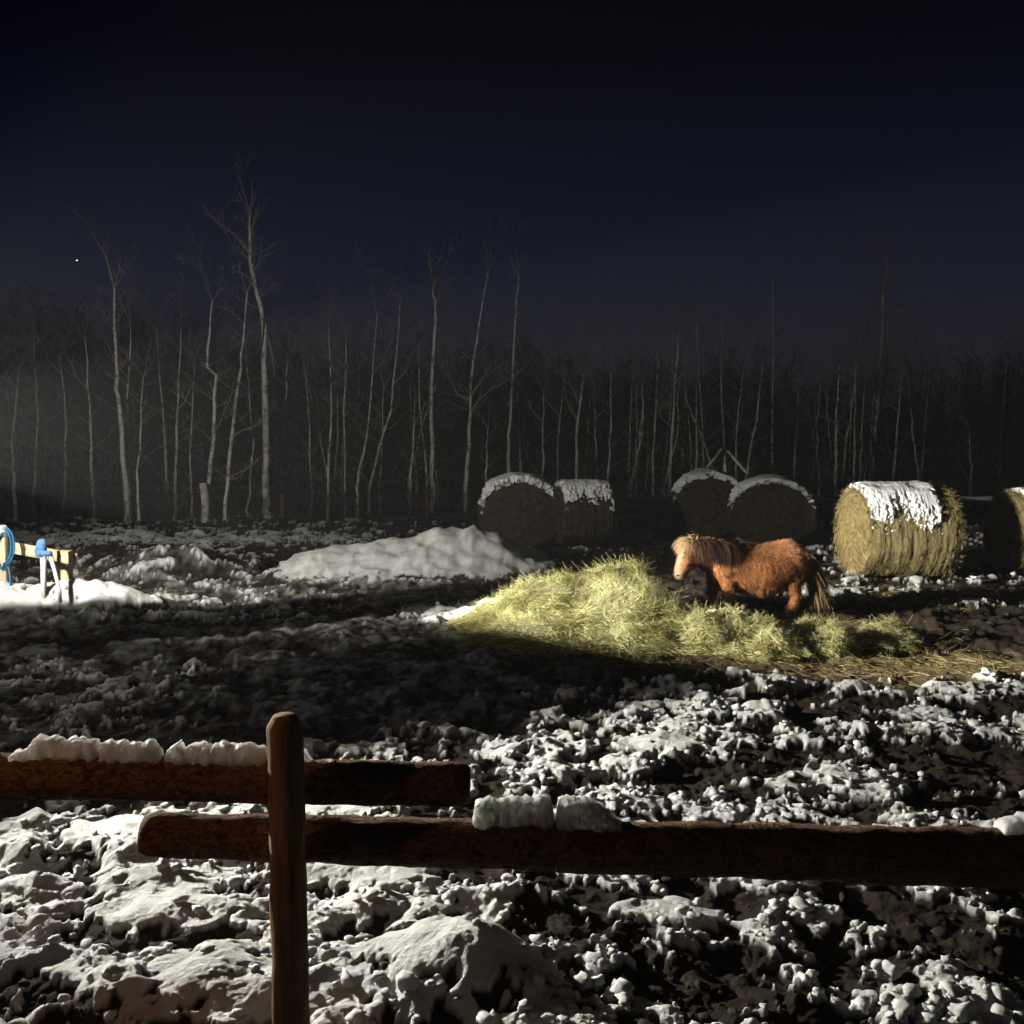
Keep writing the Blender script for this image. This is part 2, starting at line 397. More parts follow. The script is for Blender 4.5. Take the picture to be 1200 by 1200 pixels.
def ground_all(x, y, want_cover=True):
    b0, pile, bank = base_h(x, y)
    smoothp = sstep(0.05, 0.25, pile)
    drift = 0
    for (a_, b_, c_, d_) in DRIFTS:
        q_ = ((x - a_ + 0.10 * fbm(x, y, 0.4, 2, 161)) / c_) ** 2 + ((y - b_ + 0.08 * fbm(x, y, 0.35, 2, 165)) / d_) ** 2
        drift = np.maximum(drift, sstep(1.15, 0.35, q_))
    n3 = sstep(14, 9.5, y); n2 = sstep(19, 14, y)
    wx = x + 0.045 * fbm(x, y, 0.22, 2, 50) + 0.014 * noise2(x / 0.05, y / 0.05, 58)
    wy = y + 0.045 * fbm(x, y, 0.22, 2, 54) + 0.014 * noise2(x / 0.05, y / 0.05, 59)
    L1 = lumps(wx, wy * 1.25, 0.36, 1, 0.3, 0.72, 0.75) * (0.45 + 0.55 * n2)
    L2 = lumps(wx, wy * 1.15, 0.15, 2, 0.3, 0.72, 0.75) * n2
    L3 = lumps(wx, wy, 0.062, 3, 0.3, 0.7, 0.62) * n3
    f1 = fbm(x, y, 0.55, 4, 80, 0.55)
    left = sstep(0.2, -1.2, x) * sstep(7.5, 6.0, y)
    gap = 0.5 + 0.5 * np.tanh(3 * fbm(x, y, 1.3, 2, 85))
    rdg = np.abs(fbm(wx, wy * 1.3, 0.50, 3, 87, 0.45)) * 1.5
    rough = 0.085 * L1 * (0.55 + 0.6 * gap) + 0.050 * L2 * (1 - 0.6 * left) * (0.3 + gap) + 0.028 * L3 * (1 - 0.85 * left) * (0.2 + gap) + 0.100 * f1 + 0.11 * rdg * (0.6 + 0.6 * left) - 0.03
    fine = (0.008 * np.abs(noise2(x / 0.06, y / 0.06, 89)) + 0.0045 * noise2(x / 0.026, y / 0.026, 90)) * sstep(12, 6, y) + 0.0022 * noise2(x / 0.012, y / 0.012, 91) * sstep(7, 4.5, y)
    cv, lt = cover(x, y)
    cv = np.maximum(cv, np.maximum(np.maximum(smoothp, drift * 0.985), sstep(0.06, 0.16, bank) * 0.93))
    k = np.log(np.clip(cv, 0.003, 0.997) / (1 - np.clip(cv, 0.003, 0.997)))
    field = (0.55 * f1 + 0.5 * fbm(x, y, 0.21, 3, 95) + 4.0 * (0.06 * L1 + 0.07 * L2 - 0.035) + 0.35 * fbm(x, y, 0.07, 2, 97)) / 0.36
    s = sstep(-0.16, 0.16, field + k * 0.85 - 0.15)
    amp = (0.52 - 0.08 * left) * (1 - 0.72 * drift) * (1 - 0.9 * smoothp) * (1 - 0.5 * lt) * (1 + 0.15 * sstep(7.5, 9, y) * sstep(15, 12.5, y))
    z = b0 + amp * (rough * 0.95) + fine * (1 - 0.4 * smoothp) + s * 0.032 * (1 - smoothp) - 0.06
    z = z + drift * (0.035 + 0.020 * fbm(x, y, 0.26, 2, 169))
    z = z + smoothp * (0.030 * fbm(x, y, 0.34, 3, 99) - 0.05 * np.clip(fbm(x, y, 0.55, 2, 93) - 0.15, 0, 1))
    hh = hay_h(x, y)
    z = z - 0.4 * np.minimum(hh, 0.1)
    dust = 0.30 * sstep(1.6, -0.6, x) * sstep(6.8, 8.6, y) * sstep(19, 14, y) * np.clip(0.30 + 0.9 * f1 + 1.1 * noise2(x / 0.16, y / 0.16, 98) + 0.9 * noise2(x / 0.07, y / 0.09, 99), 0, 1.4)
    s = np.maximum(s, dust) * (1 - sstep(0.02, 0.07, hh))
    lt = lt * (0.55 + 0.45 * sstep(-0.2, 0.3, f1))
    return z, s, lt
def gz(x, y):
    return float(ground_all(np.array([float(x)]), np.array([float(y)]))[0][0])

NR, NC = 840, 1120
pyv = np.linspace(0, 1, NR) ** 1.0
prow = 1330 - (1330 - 606) * (1 - (1 - pyv) ** 1.0)
Yr = CAM_Z * 1200 / (prow - 490)
u = np.linspace(-1, 1, NC)
YY = np.repeat(Yr[:, None], NC, 1)
XX = u[None, :] * (YY * 0.56 + 1.5)
x, y = XX.ravel(), YY.ravel()
z, s, lt = ground_all(x, y)
idx = np.arange(NR * NC).reshape(NR, NC)
F = np.stack([idx[:-1, :-1], idx[:-1, 1:], idx[1:, 1:], idx[1:, :-1]], -1).reshape(-1, 4)
# horizontal push so that clods overhang a little
ovx = 0.012 * noise2(x / 0.11, y / 0.11, 120); ovy = 0.012 * noise2(x / 0.11, y / 0.11, 121)
gme = mesh_np('ground', np.c_[x + ovx, y + ovy, z], F, {'snow': s, 'litter': lt}, True)
ground = tag(link('ground', gme, 'ground'), kind='structure')
# the land beyond, under and around
n = 140
gx = np.sign(np.linspace(-1, 1, n)) * np.abs(np.linspace(-1, 1, n)) ** 1.8 * 400
X2, Y2 = np.meshgrid(gx, gx + 20)
Z2 = -0.42 + 0.1 * fbm(X2.ravel(), Y2.ravel(), 6, 2, 130)
rise = sstep(30, 80, Y2.ravel()) * 0.42
idx = np.arange(n * n).reshape(n, n)
F = np.stack([idx[:-1, :-1], idx[:-1, 1:], idx[1:, 1:], idx[1:, :-1]], -1).reshape(-1, 4)
tme = mesh_np('terrain', np.c_[X2.ravel(), Y2.ravel(), Z2 + rise], F, {'snow': sstep(0.0, 0.2, fbm(X2.ravel(), Y2.ravel(), 3, 2, 131)) * 0.4, 'litter': np.zeros(n * n)}, True)
tag(link('terrain', tme, 'ground'), kind='structure')

# loose clods lying on top: snow and mud
def clods(name, material, centres, radii, label, cat):
    bm = bmesh.new(); bmesh.ops.create_icosphere(bm, subdivisions=2, radius=1)
    v0 = np.array([v.co[:] for v in bm.verts]); f0 = np.array([[v.index for v in f.verts] for f in bm.faces]); bm.free()
    N = len(centres); nv = len(v0)
    out = np.empty((N, nv, 3))
    ph = rng.uniform(0, 6.28, (N, 6)); fr = rng.uniform(1.2, 3.2, (N, 6))
    sc = rng.uniform(0.65, 1.25, (N, 3)); sc[:, 2] *= 0.6
    d = np.ones((N, nv))
    for k in range(6):
        ax = v0[:, k % 3] * 1.0 + 0.5 * v0[:, (k + 1) % 3]
        d += 0.13 * np.sin(ax[None, :] * fr[:, k:k + 1] * 1.9 + ph[:, k:k + 1])
    out = v0[None] * d[:, :, None] * sc[:, None, :] * radii[:, None, None]
    a = rng.uniform(0, 6.28, N); ca, sa = np.cos(a)[:, None], np.sin(a)[:, None]
    xo = out[:, :, 0] * ca - out[:, :, 1] * sa; yo = out[:, :, 0] * sa + out[:, :, 1] * ca
    V = np.stack([xo, yo, out[:, :, 2]], -1) + centres[:, None, :]
    Fc = (f0[None] + (np.arange(N) * nv)[:, None, None]).reshape(-1, 3)
    me = mesh_np(name, V.reshape(-1, 3), Fc, smooth=True)
    return tag(link(name, me, material), label, cat, kind='stuff')
def scatter(N, ymin, ymax):
    pr = rng.uniform(CAM_Z * 1200 / ymax, CAM_Z * 1200 / ymin, N)
    y = CAM_Z * 1200 / pr; x = rng.uniform(-1, 1, N) * (y * 0.54 + 0.3)
    return x, y
x, y = scatter(9000, 3.6, 17)
z, s, lt = ground_all(x, y); hh = hay_h(x, y)
rad = np.clip(rng.lognormal(math.log(0.017), 0.5, len(x)), 0.007, 0.05) * (0.8 + y * 0.03)
dr_ = np.zeros_like(x)
for (a_, b_, c_, d_) in DRIFTS: dr_ = np.maximum(dr_, (((x - a_) / c_) ** 2 + ((y - b_) / d_) ** 2 < 0.9) * 1.0)
k = (s > 0.6) & (hh < 0.02) & (rng.random(len(x)) > dr_ * 0.9) & (rng.random(len(x)) < 0.35 + 0.65 * sstep(-0.6, 0.8, x)) & ~((y > 14.6) & (x < 1.2)); k2 = (s < 0.3) & (hh < 0.02) & (rng.random(len(x)) < 0.6)
clods('snow_clods', 'snow', np.c_[x, y, z + rad * 0.35][k][:3600], rad[k][:3600], 'loose lumps of frozen snow strewn over the trampled ground', 'snow')
clods('mud_clods', 'mud', np.c_[x, y, z + rad * 0.35][k2][:900], rad[k2][:900] * 0.9, 'loose dark clods of frozen mud between the snow', 'mud')

# ------------------------------------------------------------------ hay strands
def strands(pts, dirs, L, w, curl, tint, nseg=3, droop=0.0, up=None):
    """bent flat straws; pts is where each begins"""
    N = len(pts)
    d = dirs / np.linalg.norm(dirs, axis=1, keepdims=True)
    rnd = rng.normal(size=(N, 3)); side = np.cross(d, rnd); side /= np.linalg.norm(side, axis=1, keepdims=True) + 1e-9
    bend = np.cross(d, side)
    V = np.empty((N, nseg + 1, 2, 3))
    p = pts.copy(); cur = d.copy()
    for i in range(nseg + 1):
        t = i / nseg; ww = (w * (1 - 0.55 * t))[:, None] / 2
        V[:, i, 0] = p - side * ww; V[:, i, 1] = p + side * ww
        cur = cur + bend * (curl / nseg)[:, None]; cur[:, 2] -= droop / nseg
        cur /= np.linalg.norm(cur, axis=1, keepdims=True)
        p = p + cur * (L / nseg)[:, None]
    b0 = (np.arange(N) * (nseg + 1) * 2)[:, None]
    F = np.concatenate([b0 + np.array([2 * i, 2 * i + 1, 2 * i + 3, 2 * i + 2]) for i in range(nseg)], 1).reshape(-1, 4)
    return V.reshape(-1, 3), F, np.repeat(tint, (nseg + 1) * 2)
def top_z(x, y):
    b0, _, _ = base_h(x, y)
    return b0 - 0.03 + hay_h(x, y)
def grad(x, y, e=0.03):
    return (top_z(x + e, y) - top_z(x - e, y)) / (2 * e), (top_z(x, y + e) - top_z(x, y - e)) / (2 * e)

pile = empty('hay_pile', (1.2, 12.3, 0))
tag(pile, 'heap of loose yellow green hay on the trampled snow with a pony eating from it', 'hay')
n1, n2 = 190, 130
gx, gy = np.meshgrid(np.linspace(-1.2, 5.2, n1), np.linspace(9.9, 14.2, n2))
hh = hay_h(gx.ravel(), gy.ravel())
zz = top_z(gx.ravel(), gy.ravel()) + 0.03 * fbm(gx.ravel(), gy.ravel(), 0.12, 3, 140) * np.minimum(hh / 0.1, 1) - 0.16 * (hh < 0.012) - 0.02
idx = np.arange(n1 * n2).reshape(n2, n1)
F = np.stack([idx[:-1, :-1], idx[:-1, 1:], idx[1:, 1:], idx[1:, :-1]], -1).reshape(-1, 4)
F = F[(hh[F] > 0.006).any(1)]
link('hay_mound', mesh_np('hay_mound', np.c_[gx.ravel() - 1.2, gy.ravel() - 12.3, zz], F, smooth=True), 'hay_mass', pile)
N = 380000
x = rng.uniform(-1.2, 5.2, N); y = rng.uniform(9.9, 14.2, N)
hh = hay_h(x, y)
keep = (rng.random(N) < np.clip(hh * 5.5, 0, 1) * (0.35 + 0.65 * sstep(13.3, 12.6, y)))
x, y, hh = x[keep][:90000], y[keep][:90000], hh[keep][:90000]
N = len(x)
gxx, gyy = grad(x, y)
# straw lies along swirling swathes
th = 2.6 * fbm(x, y, 0.8, 2, 150) * 2.2 + rng.normal(0, 0.55, N)
swx, swy = x - 0.95, y - 12.0
inr = np.exp(-((np.hypot(swx, swy) - 0.3) / 0.3) ** 2)
th = np.where(rng.random(N) < inr * 0.8, np.arctan2(swy, swx) + np.pi / 2 + rng.normal(0, 0.35, N), th)
dx, dy = np.cos(th), np.sin(th)
dz = gxx * dx + gyy * dy + np.abs(rng.normal(0.0, 0.14, N)) * (rng.random(N) < 0.6)
L = rng.uniform(0.12, 0.36, N) * np.clip(0.55 + hh * 1.5, 0.5, 1.1)
zz = top_z(x, y) + rng.uniform(-0.015, 0.05, N) * np.clip(hh / 0.1, 0.3, 1)
V, F, t = strands(np.c_[x - dx * L / 2, y - dy * L / 2, zz - dz * L / 2 + 0.01], np.c_[dx, dy, dz], L, rng.uniform(0.003, 0.0065, N), rng.normal(0, 0.75, N), np.clip(rng.normal(0.52, 0.28, N) + 0.45 * fbm(x, y, 0.45, 2, 155), 0, 1), 3, 0.25)
V -= np.array([1.2, 12.3, 0])
tag(link('hay_straws', mesh_np('hay_straws', V, F, {'tint': t}), 'hay', pile), kind='stuff')
# upright tufts along the crest and round the edge
N = 450
x = rng.uniform(-1.0, 4.6, N); y = rng.uniform(10.3, 13.2, N); hh = hay_h(x, y)
k = hh > 0.05; x, y = x[k], y[k]; N = len(x)
V, F, t = strands(np.c_[x, y, top_z(x, y)], np.c_[rng.normal(0, 0.5, N), rng.normal(0, 0.5, N), rng.uniform(0.3, 1.0, N)], rng.uniform(0.08, 0.22, N), rng.uniform(0.004, 0.007, N), rng.normal(0, 0.9, N), np.clip(rng.normal(0.6, 0.25, N), 0, 1))
V -= np.array([1.2, 12.3, 0])
tag(link('hay_tufts', mesh_np('hay_tufts', V, F, {'tint': t}), 'hay', pile), kind='stuff')
# old litter trodden into the mud
N = 60000
x = rng.uniform(-0.5, 7.2, N); y = rng.uniform(8.9, 15.6, N)
z, s, lt = ground_all(x, y)
k = rng.random(N) < lt * 0.5 * (1 - 0.7 * s) * (0.35 + 0.65 * sstep(13, 11.5, y)); x, y, z = x[k][:15000], y[k][:15000], z[k][:15000]; N = len(x)
th = rng.uniform(0, 6.28, N); L = rng.uniform(0.06, 0.24, N)
V, F, t = strands(np.c_[x, y, z + 0.012], np.c_[np.cos(th), np.sin(th), rng.normal(0.05, 0.12, N)], L, rng.uniform(0.004, 0.008, N), rng.normal(0, 0.6, N), np.clip(rng.normal(0.45, 0.28, N), 0, 1), 2, 0.2)
tag(link('hay_litter', mesh_np('hay_litter', V, F, {'tint': t}), 'old_hay'), 'brown hay litter trodden into the mud around the pony', 'hay litter', kind='stuff')
# dry weeds poking out of the snow between the fence and the hay
def weed(px, py, n, h, label):
    g = G(px, py); z0 = gz(g.x, g.y)
    N = n
    V, F, t = strands(np.tile([[0, 0, 0.0]], (N, 1)) + rng.normal(0, 0.02, (N, 3)) * [1, 1, 0], np.c_[rng.normal(0, 0.6, N), rng.normal(0, 0.6, N), rng.uniform(0.4, 1.0, N)], rng.uniform(0.4, 1.0, N) * h, rng.uniform(0.004, 0.007, N), rng.normal(0, 0.9, N), np.clip(rng.normal(0.5, 0.2, N), 0, 1), 4, 0.3)
    o = link('dry_weed', mesh_np('dry_weed', V, F, {'tint': t}), 'old_hay', loc=(g.x, g.y, z0 - 0.01))
    return tag(o, label, 'plant')
weed(715, 905, 26, 0.16, 'small yellowed grass tuft behind the snow block on the lower rail')
weed(1068, 855, 30, 0.24, 'brown curled weed in the mud beside the brown hay litter')
weed(790, 1075, 9, 0.10, 'tiny yellow leaf tuft in the snow below the long lower rail')

# ------------------------------------------------------------------ round bales
def make_bale(name, radius, length, seed, label, loc, yaw, snow_span=(0.0, 1.0), cap_half=55, cap_thick=0.08, drip=0.25, fuzz=2600, old=False):  # old picks the hay colours darkened to stand in for shade
    """axis along local x, resting on the ground"""
    t = empty(name, loc, yaw)
    tag(t, label, 'hay bale', 'round hay bales in the paddock')
    na, nx = 150, 64
    A, Xn = np.meshgrid(np.linspace(0, 2 * np.pi, na, endpoint=False), np.linspace(-0.5, 0.5, nx))
    a, xx = A.ravel(), Xn.ravel()
    def rad_at(a, xx):
        ca = np.cos(a) * 2.2; sa = np.sin(a) * 2.2
        fur = noise2(xx * 26 + seed * 3.1, ca * 0.35 + sa * 0.4, seed) * 0.036 + noise2(xx * 9 + seed, ca * 0.5 + sa, seed + 1) * 0.03
        edge = -0.07 * np.exp(-(0.5 - np.abs(xx)) / 0.045)
        rgh = 0.02 * noise2(xx * 12, ca * 4 + sa * 2.7, seed + 2) + 0.012 * noise2(xx * 45, ca * 13 + sa * 9, seed + 3)
        lo = 0.05 * noise2(ca * 0.9 + seed, sa * 0.9 + xx, seed + 5)
        return radius * (1 + fur + edge + rgh + lo)
    rr = rad_at(a, xx)
    zc = radius * 0.95
    yv = rr * np.sin(a); zv = rr * np.cos(a)
    zv = np.maximum(zv, -zc + 0.0) ; zv = np.where(zv < 0, zv * (1 - 0.05), zv)
    sagy = 1 + 0.05 * np.exp(-((zv + radius * 0.5) / 0.4) ** 2)
    V = np.c_[xx * length, yv * sagy, zv + zc]
    idx = np.arange(na * nx).reshape(nx, na)
    F = np.stack([idx[:-1], np.roll(idx[:-1], -1, 1), np.roll(idx[1:], -1, 1), idx[1:]], -1).reshape(-1, 4)
    side = link('bale_side', mesh_np('bale_side', V, F[:, ::-1], smooth=True), 'shaded_bale' if old else 'bale_side', t)
    # the two ends, wound in a spiral
    for e, xs in ((0, -1), (1, 1)):
        nr = 30
        rim = V.reshape(nx, na, 3)[0 if xs < 0 else -1]
        tt = np.linspace(1, 0, nr)[:, None]
        cen = np.array([xs * length * 0.5, 0, zc])
        rings = cen[None, None] + (rim[None] - cen) * tt[:, :, None]
        ang = np.arctan2(rings[..., 1], rings[..., 2] - zc)
        rdist = np.hypot(rings[..., 1], rings[..., 2] - zc)
        rings[..., 0] = xs * length * 0.5 + xs * (0.055 * (1 - tt ** 3) + 0.005 * np.sin(rdist * 60 + ang + seed + 3 * noise2(rings[..., 1] * 3, rings[..., 2] * 3, seed)) + 0.045 * noise2(rings[..., 1] * 7, rings[..., 2] * 7, seed + 7 + e) + 0.02 * noise2(rings[..., 1] * 25, rings[..., 2] * 25, seed + 9 + e)) * np.minimum(1, (1 - tt) * 9)
        idx2 = np.arange(na * nr).reshape(nr, na)
        F2 = np.stack([idx2[:-1], np.roll(idx2[:-1], -1, 1), np.roll(idx2[1:], -1, 1), idx2[1:]], -1).reshape(-1, 4)
        link('bale_end', mesh_np('bale_end', rings.reshape(-1, 3), F2 if xs < 0 else F2[:, ::-1], smooth=True), 'shaded_bale' if old else 'bale_end', t)
    # fuzz
    N = fuzz
    fa = rng.uniform(-2.4, 2.4, N); fx = rng.uniform(-0.5, 0.5, N)
    edge = rng.random(N) < 0.35
    fx = np.where(edge, np.sign(fx) * rng.uniform(0.46, 0.5, N), fx)
    fr = rad_at(fa, fx)
    p = np.c_[fx * length, fr * np.sin(fa), fr * np.cos(fa) + zc]
    sgn = rng.choice([-1, 1], N)
    d = np.c_[rng.normal(0, 0.35, N), np.cos(fa) * sgn, -np.sin(fa) * sgn] + np.c_[np.where(edge, np.sign(fx) * 0.5, 0), np.sin(fa) * 0.32, np.cos(fa) * 0.32]
    V1, F1, t1 = strands(p, d, rng.uniform(0.05, 0.16, N), rng.uniform(0.005, 0.009, N), rng.normal(0, 0.6, N), np.clip(rng.normal(0.5, 0.25, N), 0, 1), 2)
    Ne = fuzz // 2
    er = radius * np.sqrt(rng.random(Ne)) * 0.96; ea = rng.uniform(0, 6.28, Ne); es = rng.choice([-1, 1], Ne)
    pe = np.c_[es * (length * 0.5 + 0.05), er * np.sin(ea), np.maximum(er * np.cos(ea), -zc + 0.05) + zc]
    de = np.c_[es * rng.uniform(0.1, 0.6, Ne), np.cos(ea), -np.sin(ea) - 0.3]
    V2, F2, t2 = strands(pe, de, rng.uniform(0.05, 0.15, Ne), rng.uniform(0.005, 0.009, Ne), rng.normal(0, 0.6, Ne), np.clip(rng.normal(0.5, 0.25, Ne), 0, 1), 2)
    tag(link('loose_straws', mesh_np('loose_straws', np.r_[V1, V2], np.r_[F1, F2 + len(V1)], {'tint': np.r_[t1, t2]}), 'shaded_hay' if old else 'bale_hay', t), kind='stuff')
    # snow lying on the top, thin and broken where it runs down the side
    na2, nx2 = 120, 120
    A, Xn = np.meshgrid(np.linspace(-1.5, 1.5, na2), np.linspace(snow_span[0] - 0.5, snow_span[1] - 0.5, nx2))
    a, xx = A.ravel(), Xn.ravel()
    half = R(cap_half) * (1 + drip * (noise2(xx * 4 + seed, 0 * xx + 3.3, seed + 20) * 1.3 + noise2(xx * 13 + seed, a * 0 + np.sign(a) * 5, seed + 21) * 0.5))
    edgef = half - np.abs(a)
    endf = np.minimum(xx - (snow_span[0] - 0.5), (snow_span[1] - 0.5) - xx) * length + 0.16 * noise2(a * 5.0, xx * 9 + seed, seed + 30) + 0.10 * noise2(a * 14.0, xx * 21, seed + 31)
    tooth = (0.7 + 0.9 * np.abs(a)) * (0.20 * noise2(xx * 17, a * 11, seed + 23) + 0.22 * noise2(xx * 7, a * 5, seed + 24) + 0.20 * noise2(xx * 40, a * 24, seed + 25))
    thick = cap_thick * np.clip((edgef + tooth) / 0.45, -0.5, 1) ** 1.0 * np.clip(endf / 0.06 + 0.3, -0.5, 1)
    thick = thick * (1 + 0.3 * noise2(xx * 5, a * 3, seed + 26)) + 0.008 * noise2(xx * 40, a * 16, seed + 27)
    r2 = sum(rad_at(a, np.clip(xx + o_, -0.45, 0.45)) for o_ in (-0.05, -0.03, -0.012, 0.012, 0.03, 0.05)) / 6 + np.maximum(thick, -0.03) + 0.012
    V = np.c_[xx * length * 1.01, r2 * np.sin(a), r2 * np.cos(a) + zc]
    idx = np.arange(na2 * nx2).reshape(nx2, na2)
    F = np.stack([idx[:-1, :-1], idx[:-1, 1:], idx[1:, 1:], idx[1:, :-1]], -1).reshape(-1, 4)
    F = F[(thick[F] > -0.012).any(1)]
    # thickness at the ends: a skirt that folds the cap edge down into the bale
    sk = []
    for row in (idx[0], idx[-1]):
        base = len(V) + len(sk) * na2
        rin = rad_at(a[row], np.clip(xx[row], -0.47, 0.47)) - 0.03
        sk.append(np.c_[xx[row] * length * 1.0, rin * np.sin(a[row]), rin * np.cos(a[row]) + zc])
        q = np.stack([row[:-1], row[1:], base + np.arange(1, na2), base + np.arange(na2 - 1)], -1)
        q = q[(thick[row[:-1]] > 0.004) & (thick[row[1:]] > 0.004)]
        F = np.r_[F, q]
    link('snow_cap', mesh_np('snow_cap', np.r_[V, np.concatenate(sk)], F, smooth=True), 'snow', t)
    return t
def squash(o, f):
    o.scale = (1, 1, f)
def bale_at(px, pbase, **k):
    g = G(px, pbase)
    return (g.x, g.y, gz(g.x, g.y) - 0.02)
b1 = bale_at(1062, 674)
make_bale('hay_bale', 0.735, 1.42, 11, 'straw coloured round hay bale with lit side and snow streaked top behind the pony', (b1[0], b1[1] + 0.45, b1[2]), R(2), (0.02, 0.80), 66, 0.075, 0.45, 5200)
b2 = bale_at(609, 640)
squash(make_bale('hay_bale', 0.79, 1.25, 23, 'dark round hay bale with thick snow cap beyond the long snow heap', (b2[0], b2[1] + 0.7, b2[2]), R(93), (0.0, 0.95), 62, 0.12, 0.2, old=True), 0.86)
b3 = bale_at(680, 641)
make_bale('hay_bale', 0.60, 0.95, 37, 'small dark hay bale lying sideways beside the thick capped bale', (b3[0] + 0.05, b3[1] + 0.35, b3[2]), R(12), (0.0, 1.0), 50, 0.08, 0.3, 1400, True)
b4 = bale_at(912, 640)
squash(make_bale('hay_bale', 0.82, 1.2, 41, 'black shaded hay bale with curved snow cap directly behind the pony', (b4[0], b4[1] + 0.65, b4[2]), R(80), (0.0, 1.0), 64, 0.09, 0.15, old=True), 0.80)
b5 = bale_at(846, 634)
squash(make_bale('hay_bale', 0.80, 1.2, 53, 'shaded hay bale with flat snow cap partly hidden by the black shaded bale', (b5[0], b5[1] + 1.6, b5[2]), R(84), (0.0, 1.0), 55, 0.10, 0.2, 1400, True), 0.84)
b6 = bale_at(1245, 668)
make_bale('hay_bale', 0.70, 1.5, 67, 'hay bale cut by the picture edge beyond the snow streaked bale', (b6[0], b6[1] + 0.5, b6[2]), R(4), (0.1, 0.9), 50, 0.06, 0.4, 2600)

# ------------------------------------------------------------------ pony
def make_pony(loc, yaw):
    """nose along local -x; its left flank looks along local -y"""
    t = empty('pony', loc, yaw)
    tag(t, 'small shaggy chestnut pony with pale face standing at the hay heap', 'pony')
    bm = bmesh.new()
    bmesh.ops.create_icosphere(bm, subdivisions=3, radius=1)
    v0 = np.array([v.co[:] for v in bm.verts]); f0 = np.array([[v.index for v in f.verts] for f in bm.faces]); bm.free()
    VV, FF, cnt = [], [], 0
    def blob(c, r):
        nonlocal cnt
        VV.append(v0 * np.array(r) + np.array(c)); FF.append(f0 + cnt); cnt += len(v0)
    def limb(ps, rs, nstep=8):
        for i in range(len(ps) - 1):
            for q in range(nstep + (i == len(ps) - 2)):
                f = q / nstep
                c = [ps[i][k] * (1 - f) + ps[i + 1][k] * f for k in range(3)]
                r0 = rs[i] if hasattr(rs[i], '__len__') else (rs[i],) * 3
                r1 = rs[i + 1] if hasattr(rs[i + 1], '__len__') else (rs[i + 1],) * 3
                blob(c, [r0[k] * (1 - f) + r1[k] * f for k in range(3)])
    # trunk: deep chest, round hay belly, broad croup
    limb([(-0.40, 0, 0.565), (-0.18, 0, 0.53), (0.02, 0, 0.50), (0.20, 0, 0.535), (0.36, 0, 0.60)],
         [(0.21, 0.205, 0.265), (0.25, 0.255, 0.290), (0.27, 0.285, 0.300), (0.25, 0.265, 0.290), (0.235, 0.23, 0.245)], 6)
    blob((-0.32, 0, 0.74), (0.16, 0.085, 0.09))               # withers
    blob((0.34, 0, 0.74), (0.19, 0.16, 0.115))                # croup
    blob((0.50, 0.085, 0.60), (0.105, 0.105, 0.18)); blob((0.50, -0.085, 0.60), (0.105, 0.105, 0.18))
    blob((-0.54, 0, 0.53), (0.105, 0.15, 0.155))              # breast
    # shoulders and front legs
    for s in (-1, 1):
        blob((-0.42, s * 0.13, 0.55), (0.145, 0.085, 0.21))
        fx = -0.41 if s < 0 else -0.50
        limb([(fx + 0.0, s * 0.135, 0.42), (fx - 0.01, s * 0.135, 0.27), (fx + 0.0, s * 0.135, 0.13), (fx + 0.005, s * 0.135, 0.075), (fx - 0.025, s * 0.135, 0.03)],
             [(0.095, 0.075, 0.1), 0.060, 0.048, 0.044, 0.050], 6)
        hx = 0.0 if s < 0 else 0.10
        # thigh, stifle forward at the belly, hock behind, upright shank
        blob((0.40 + hx * 0.4, s * 0.125, 0.50), (0.15, 0.085, 0.19))
        limb([(0.37 + hx, s * 0.135, 0.44), (0.345 + hx, s * 0.135, 0.35), (0.42 + hx, s * 0.13, 0.235), (0.395 + hx, s * 0.13, 0.11), (0.365 + hx, s * 0.13, 0.035)],
             [(0.125, 0.08, 0.12), 0.082, 0.055, 0.046, 0.051], 6)
    # neck, short and thick, then the head turned a little to the camera
    limb([(-0.44, 0.0, 0.64), (-0.62, -0.01, 0.70), (-0.78, -0.03, 0.755)], [(0.19, 0.145, 0.22), (0.17, 0.125, 0.195), (0.13, 0.105, 0.145)], 6)
    hd = Vector((-0.50, -0.36, -0.82)).normalized()
    poll = Vector((-0.83, -0.045, 0.79))
    hp = lambda s: tuple(poll + hd * s * 0.98)
    limb([hp(-0.01), hp(0.12), hp(0.22), hp(0.33), hp(0.405)], [(0.115, 0.110, 0.105), (0.125, 0.115, 0.105), (0.106, 0.094, 0.092), (0.088, 0.080, 0.078), (0.084, 0.080, 0.066)], 6)
    blob(np.array(hp(0.14)) + np.array([0.075, 0.03, -0.02]), (0.07, 0.062, 0.09))     # cheek
    blob(np.array(hp(0.43)) + np.array([0.0, 0, -0.005]), (0.058, 0.056, 0.038))
    me = mesh_np('body', np.concatenate(VV), np.concatenate(FF))
    tmp = bpy.data.objects.new('tmp', me); col.objects.link(tmp)
    r = tmp.modifiers.new('r', 'REMESH'); r.mode = 'VOXEL'; r.voxel_size = 0.0125
    sm = tmp.modifiers.new('s', 'SMOOTH'); sm.factor = 0.5; sm.iterations = 7
    dg = bpy.context.evaluated_depsgraph_get()
    me2 = bpy.data.meshes.new_from_object(tmp.evaluated_get(dg))
    bpy.data.objects.remove(tmp)
    nv = len(me2.vertices)
    V = np.empty(nv * 3, dtype=np.float32); me2.vertices.foreach_get('co', V); V = V.reshape(-1, 3).astype(float)
    Nn = np.empty(nv * 3, dtype=np.float32); me2.vertices.foreach_get('normal', Nn); Nn = Nn.reshape(-1, 3).astype(float)
    me2.polygons.foreach_set('use_smooth', np.ones(len(me2.polygons), dtype=bool))
    # coat colours
    pollv = np.array(poll); hdv = np.array(hd)
    front = Vector((-0.80, -0.42, 0.5)); front = np.array((front - hd * front.dot(hd)).normalized())
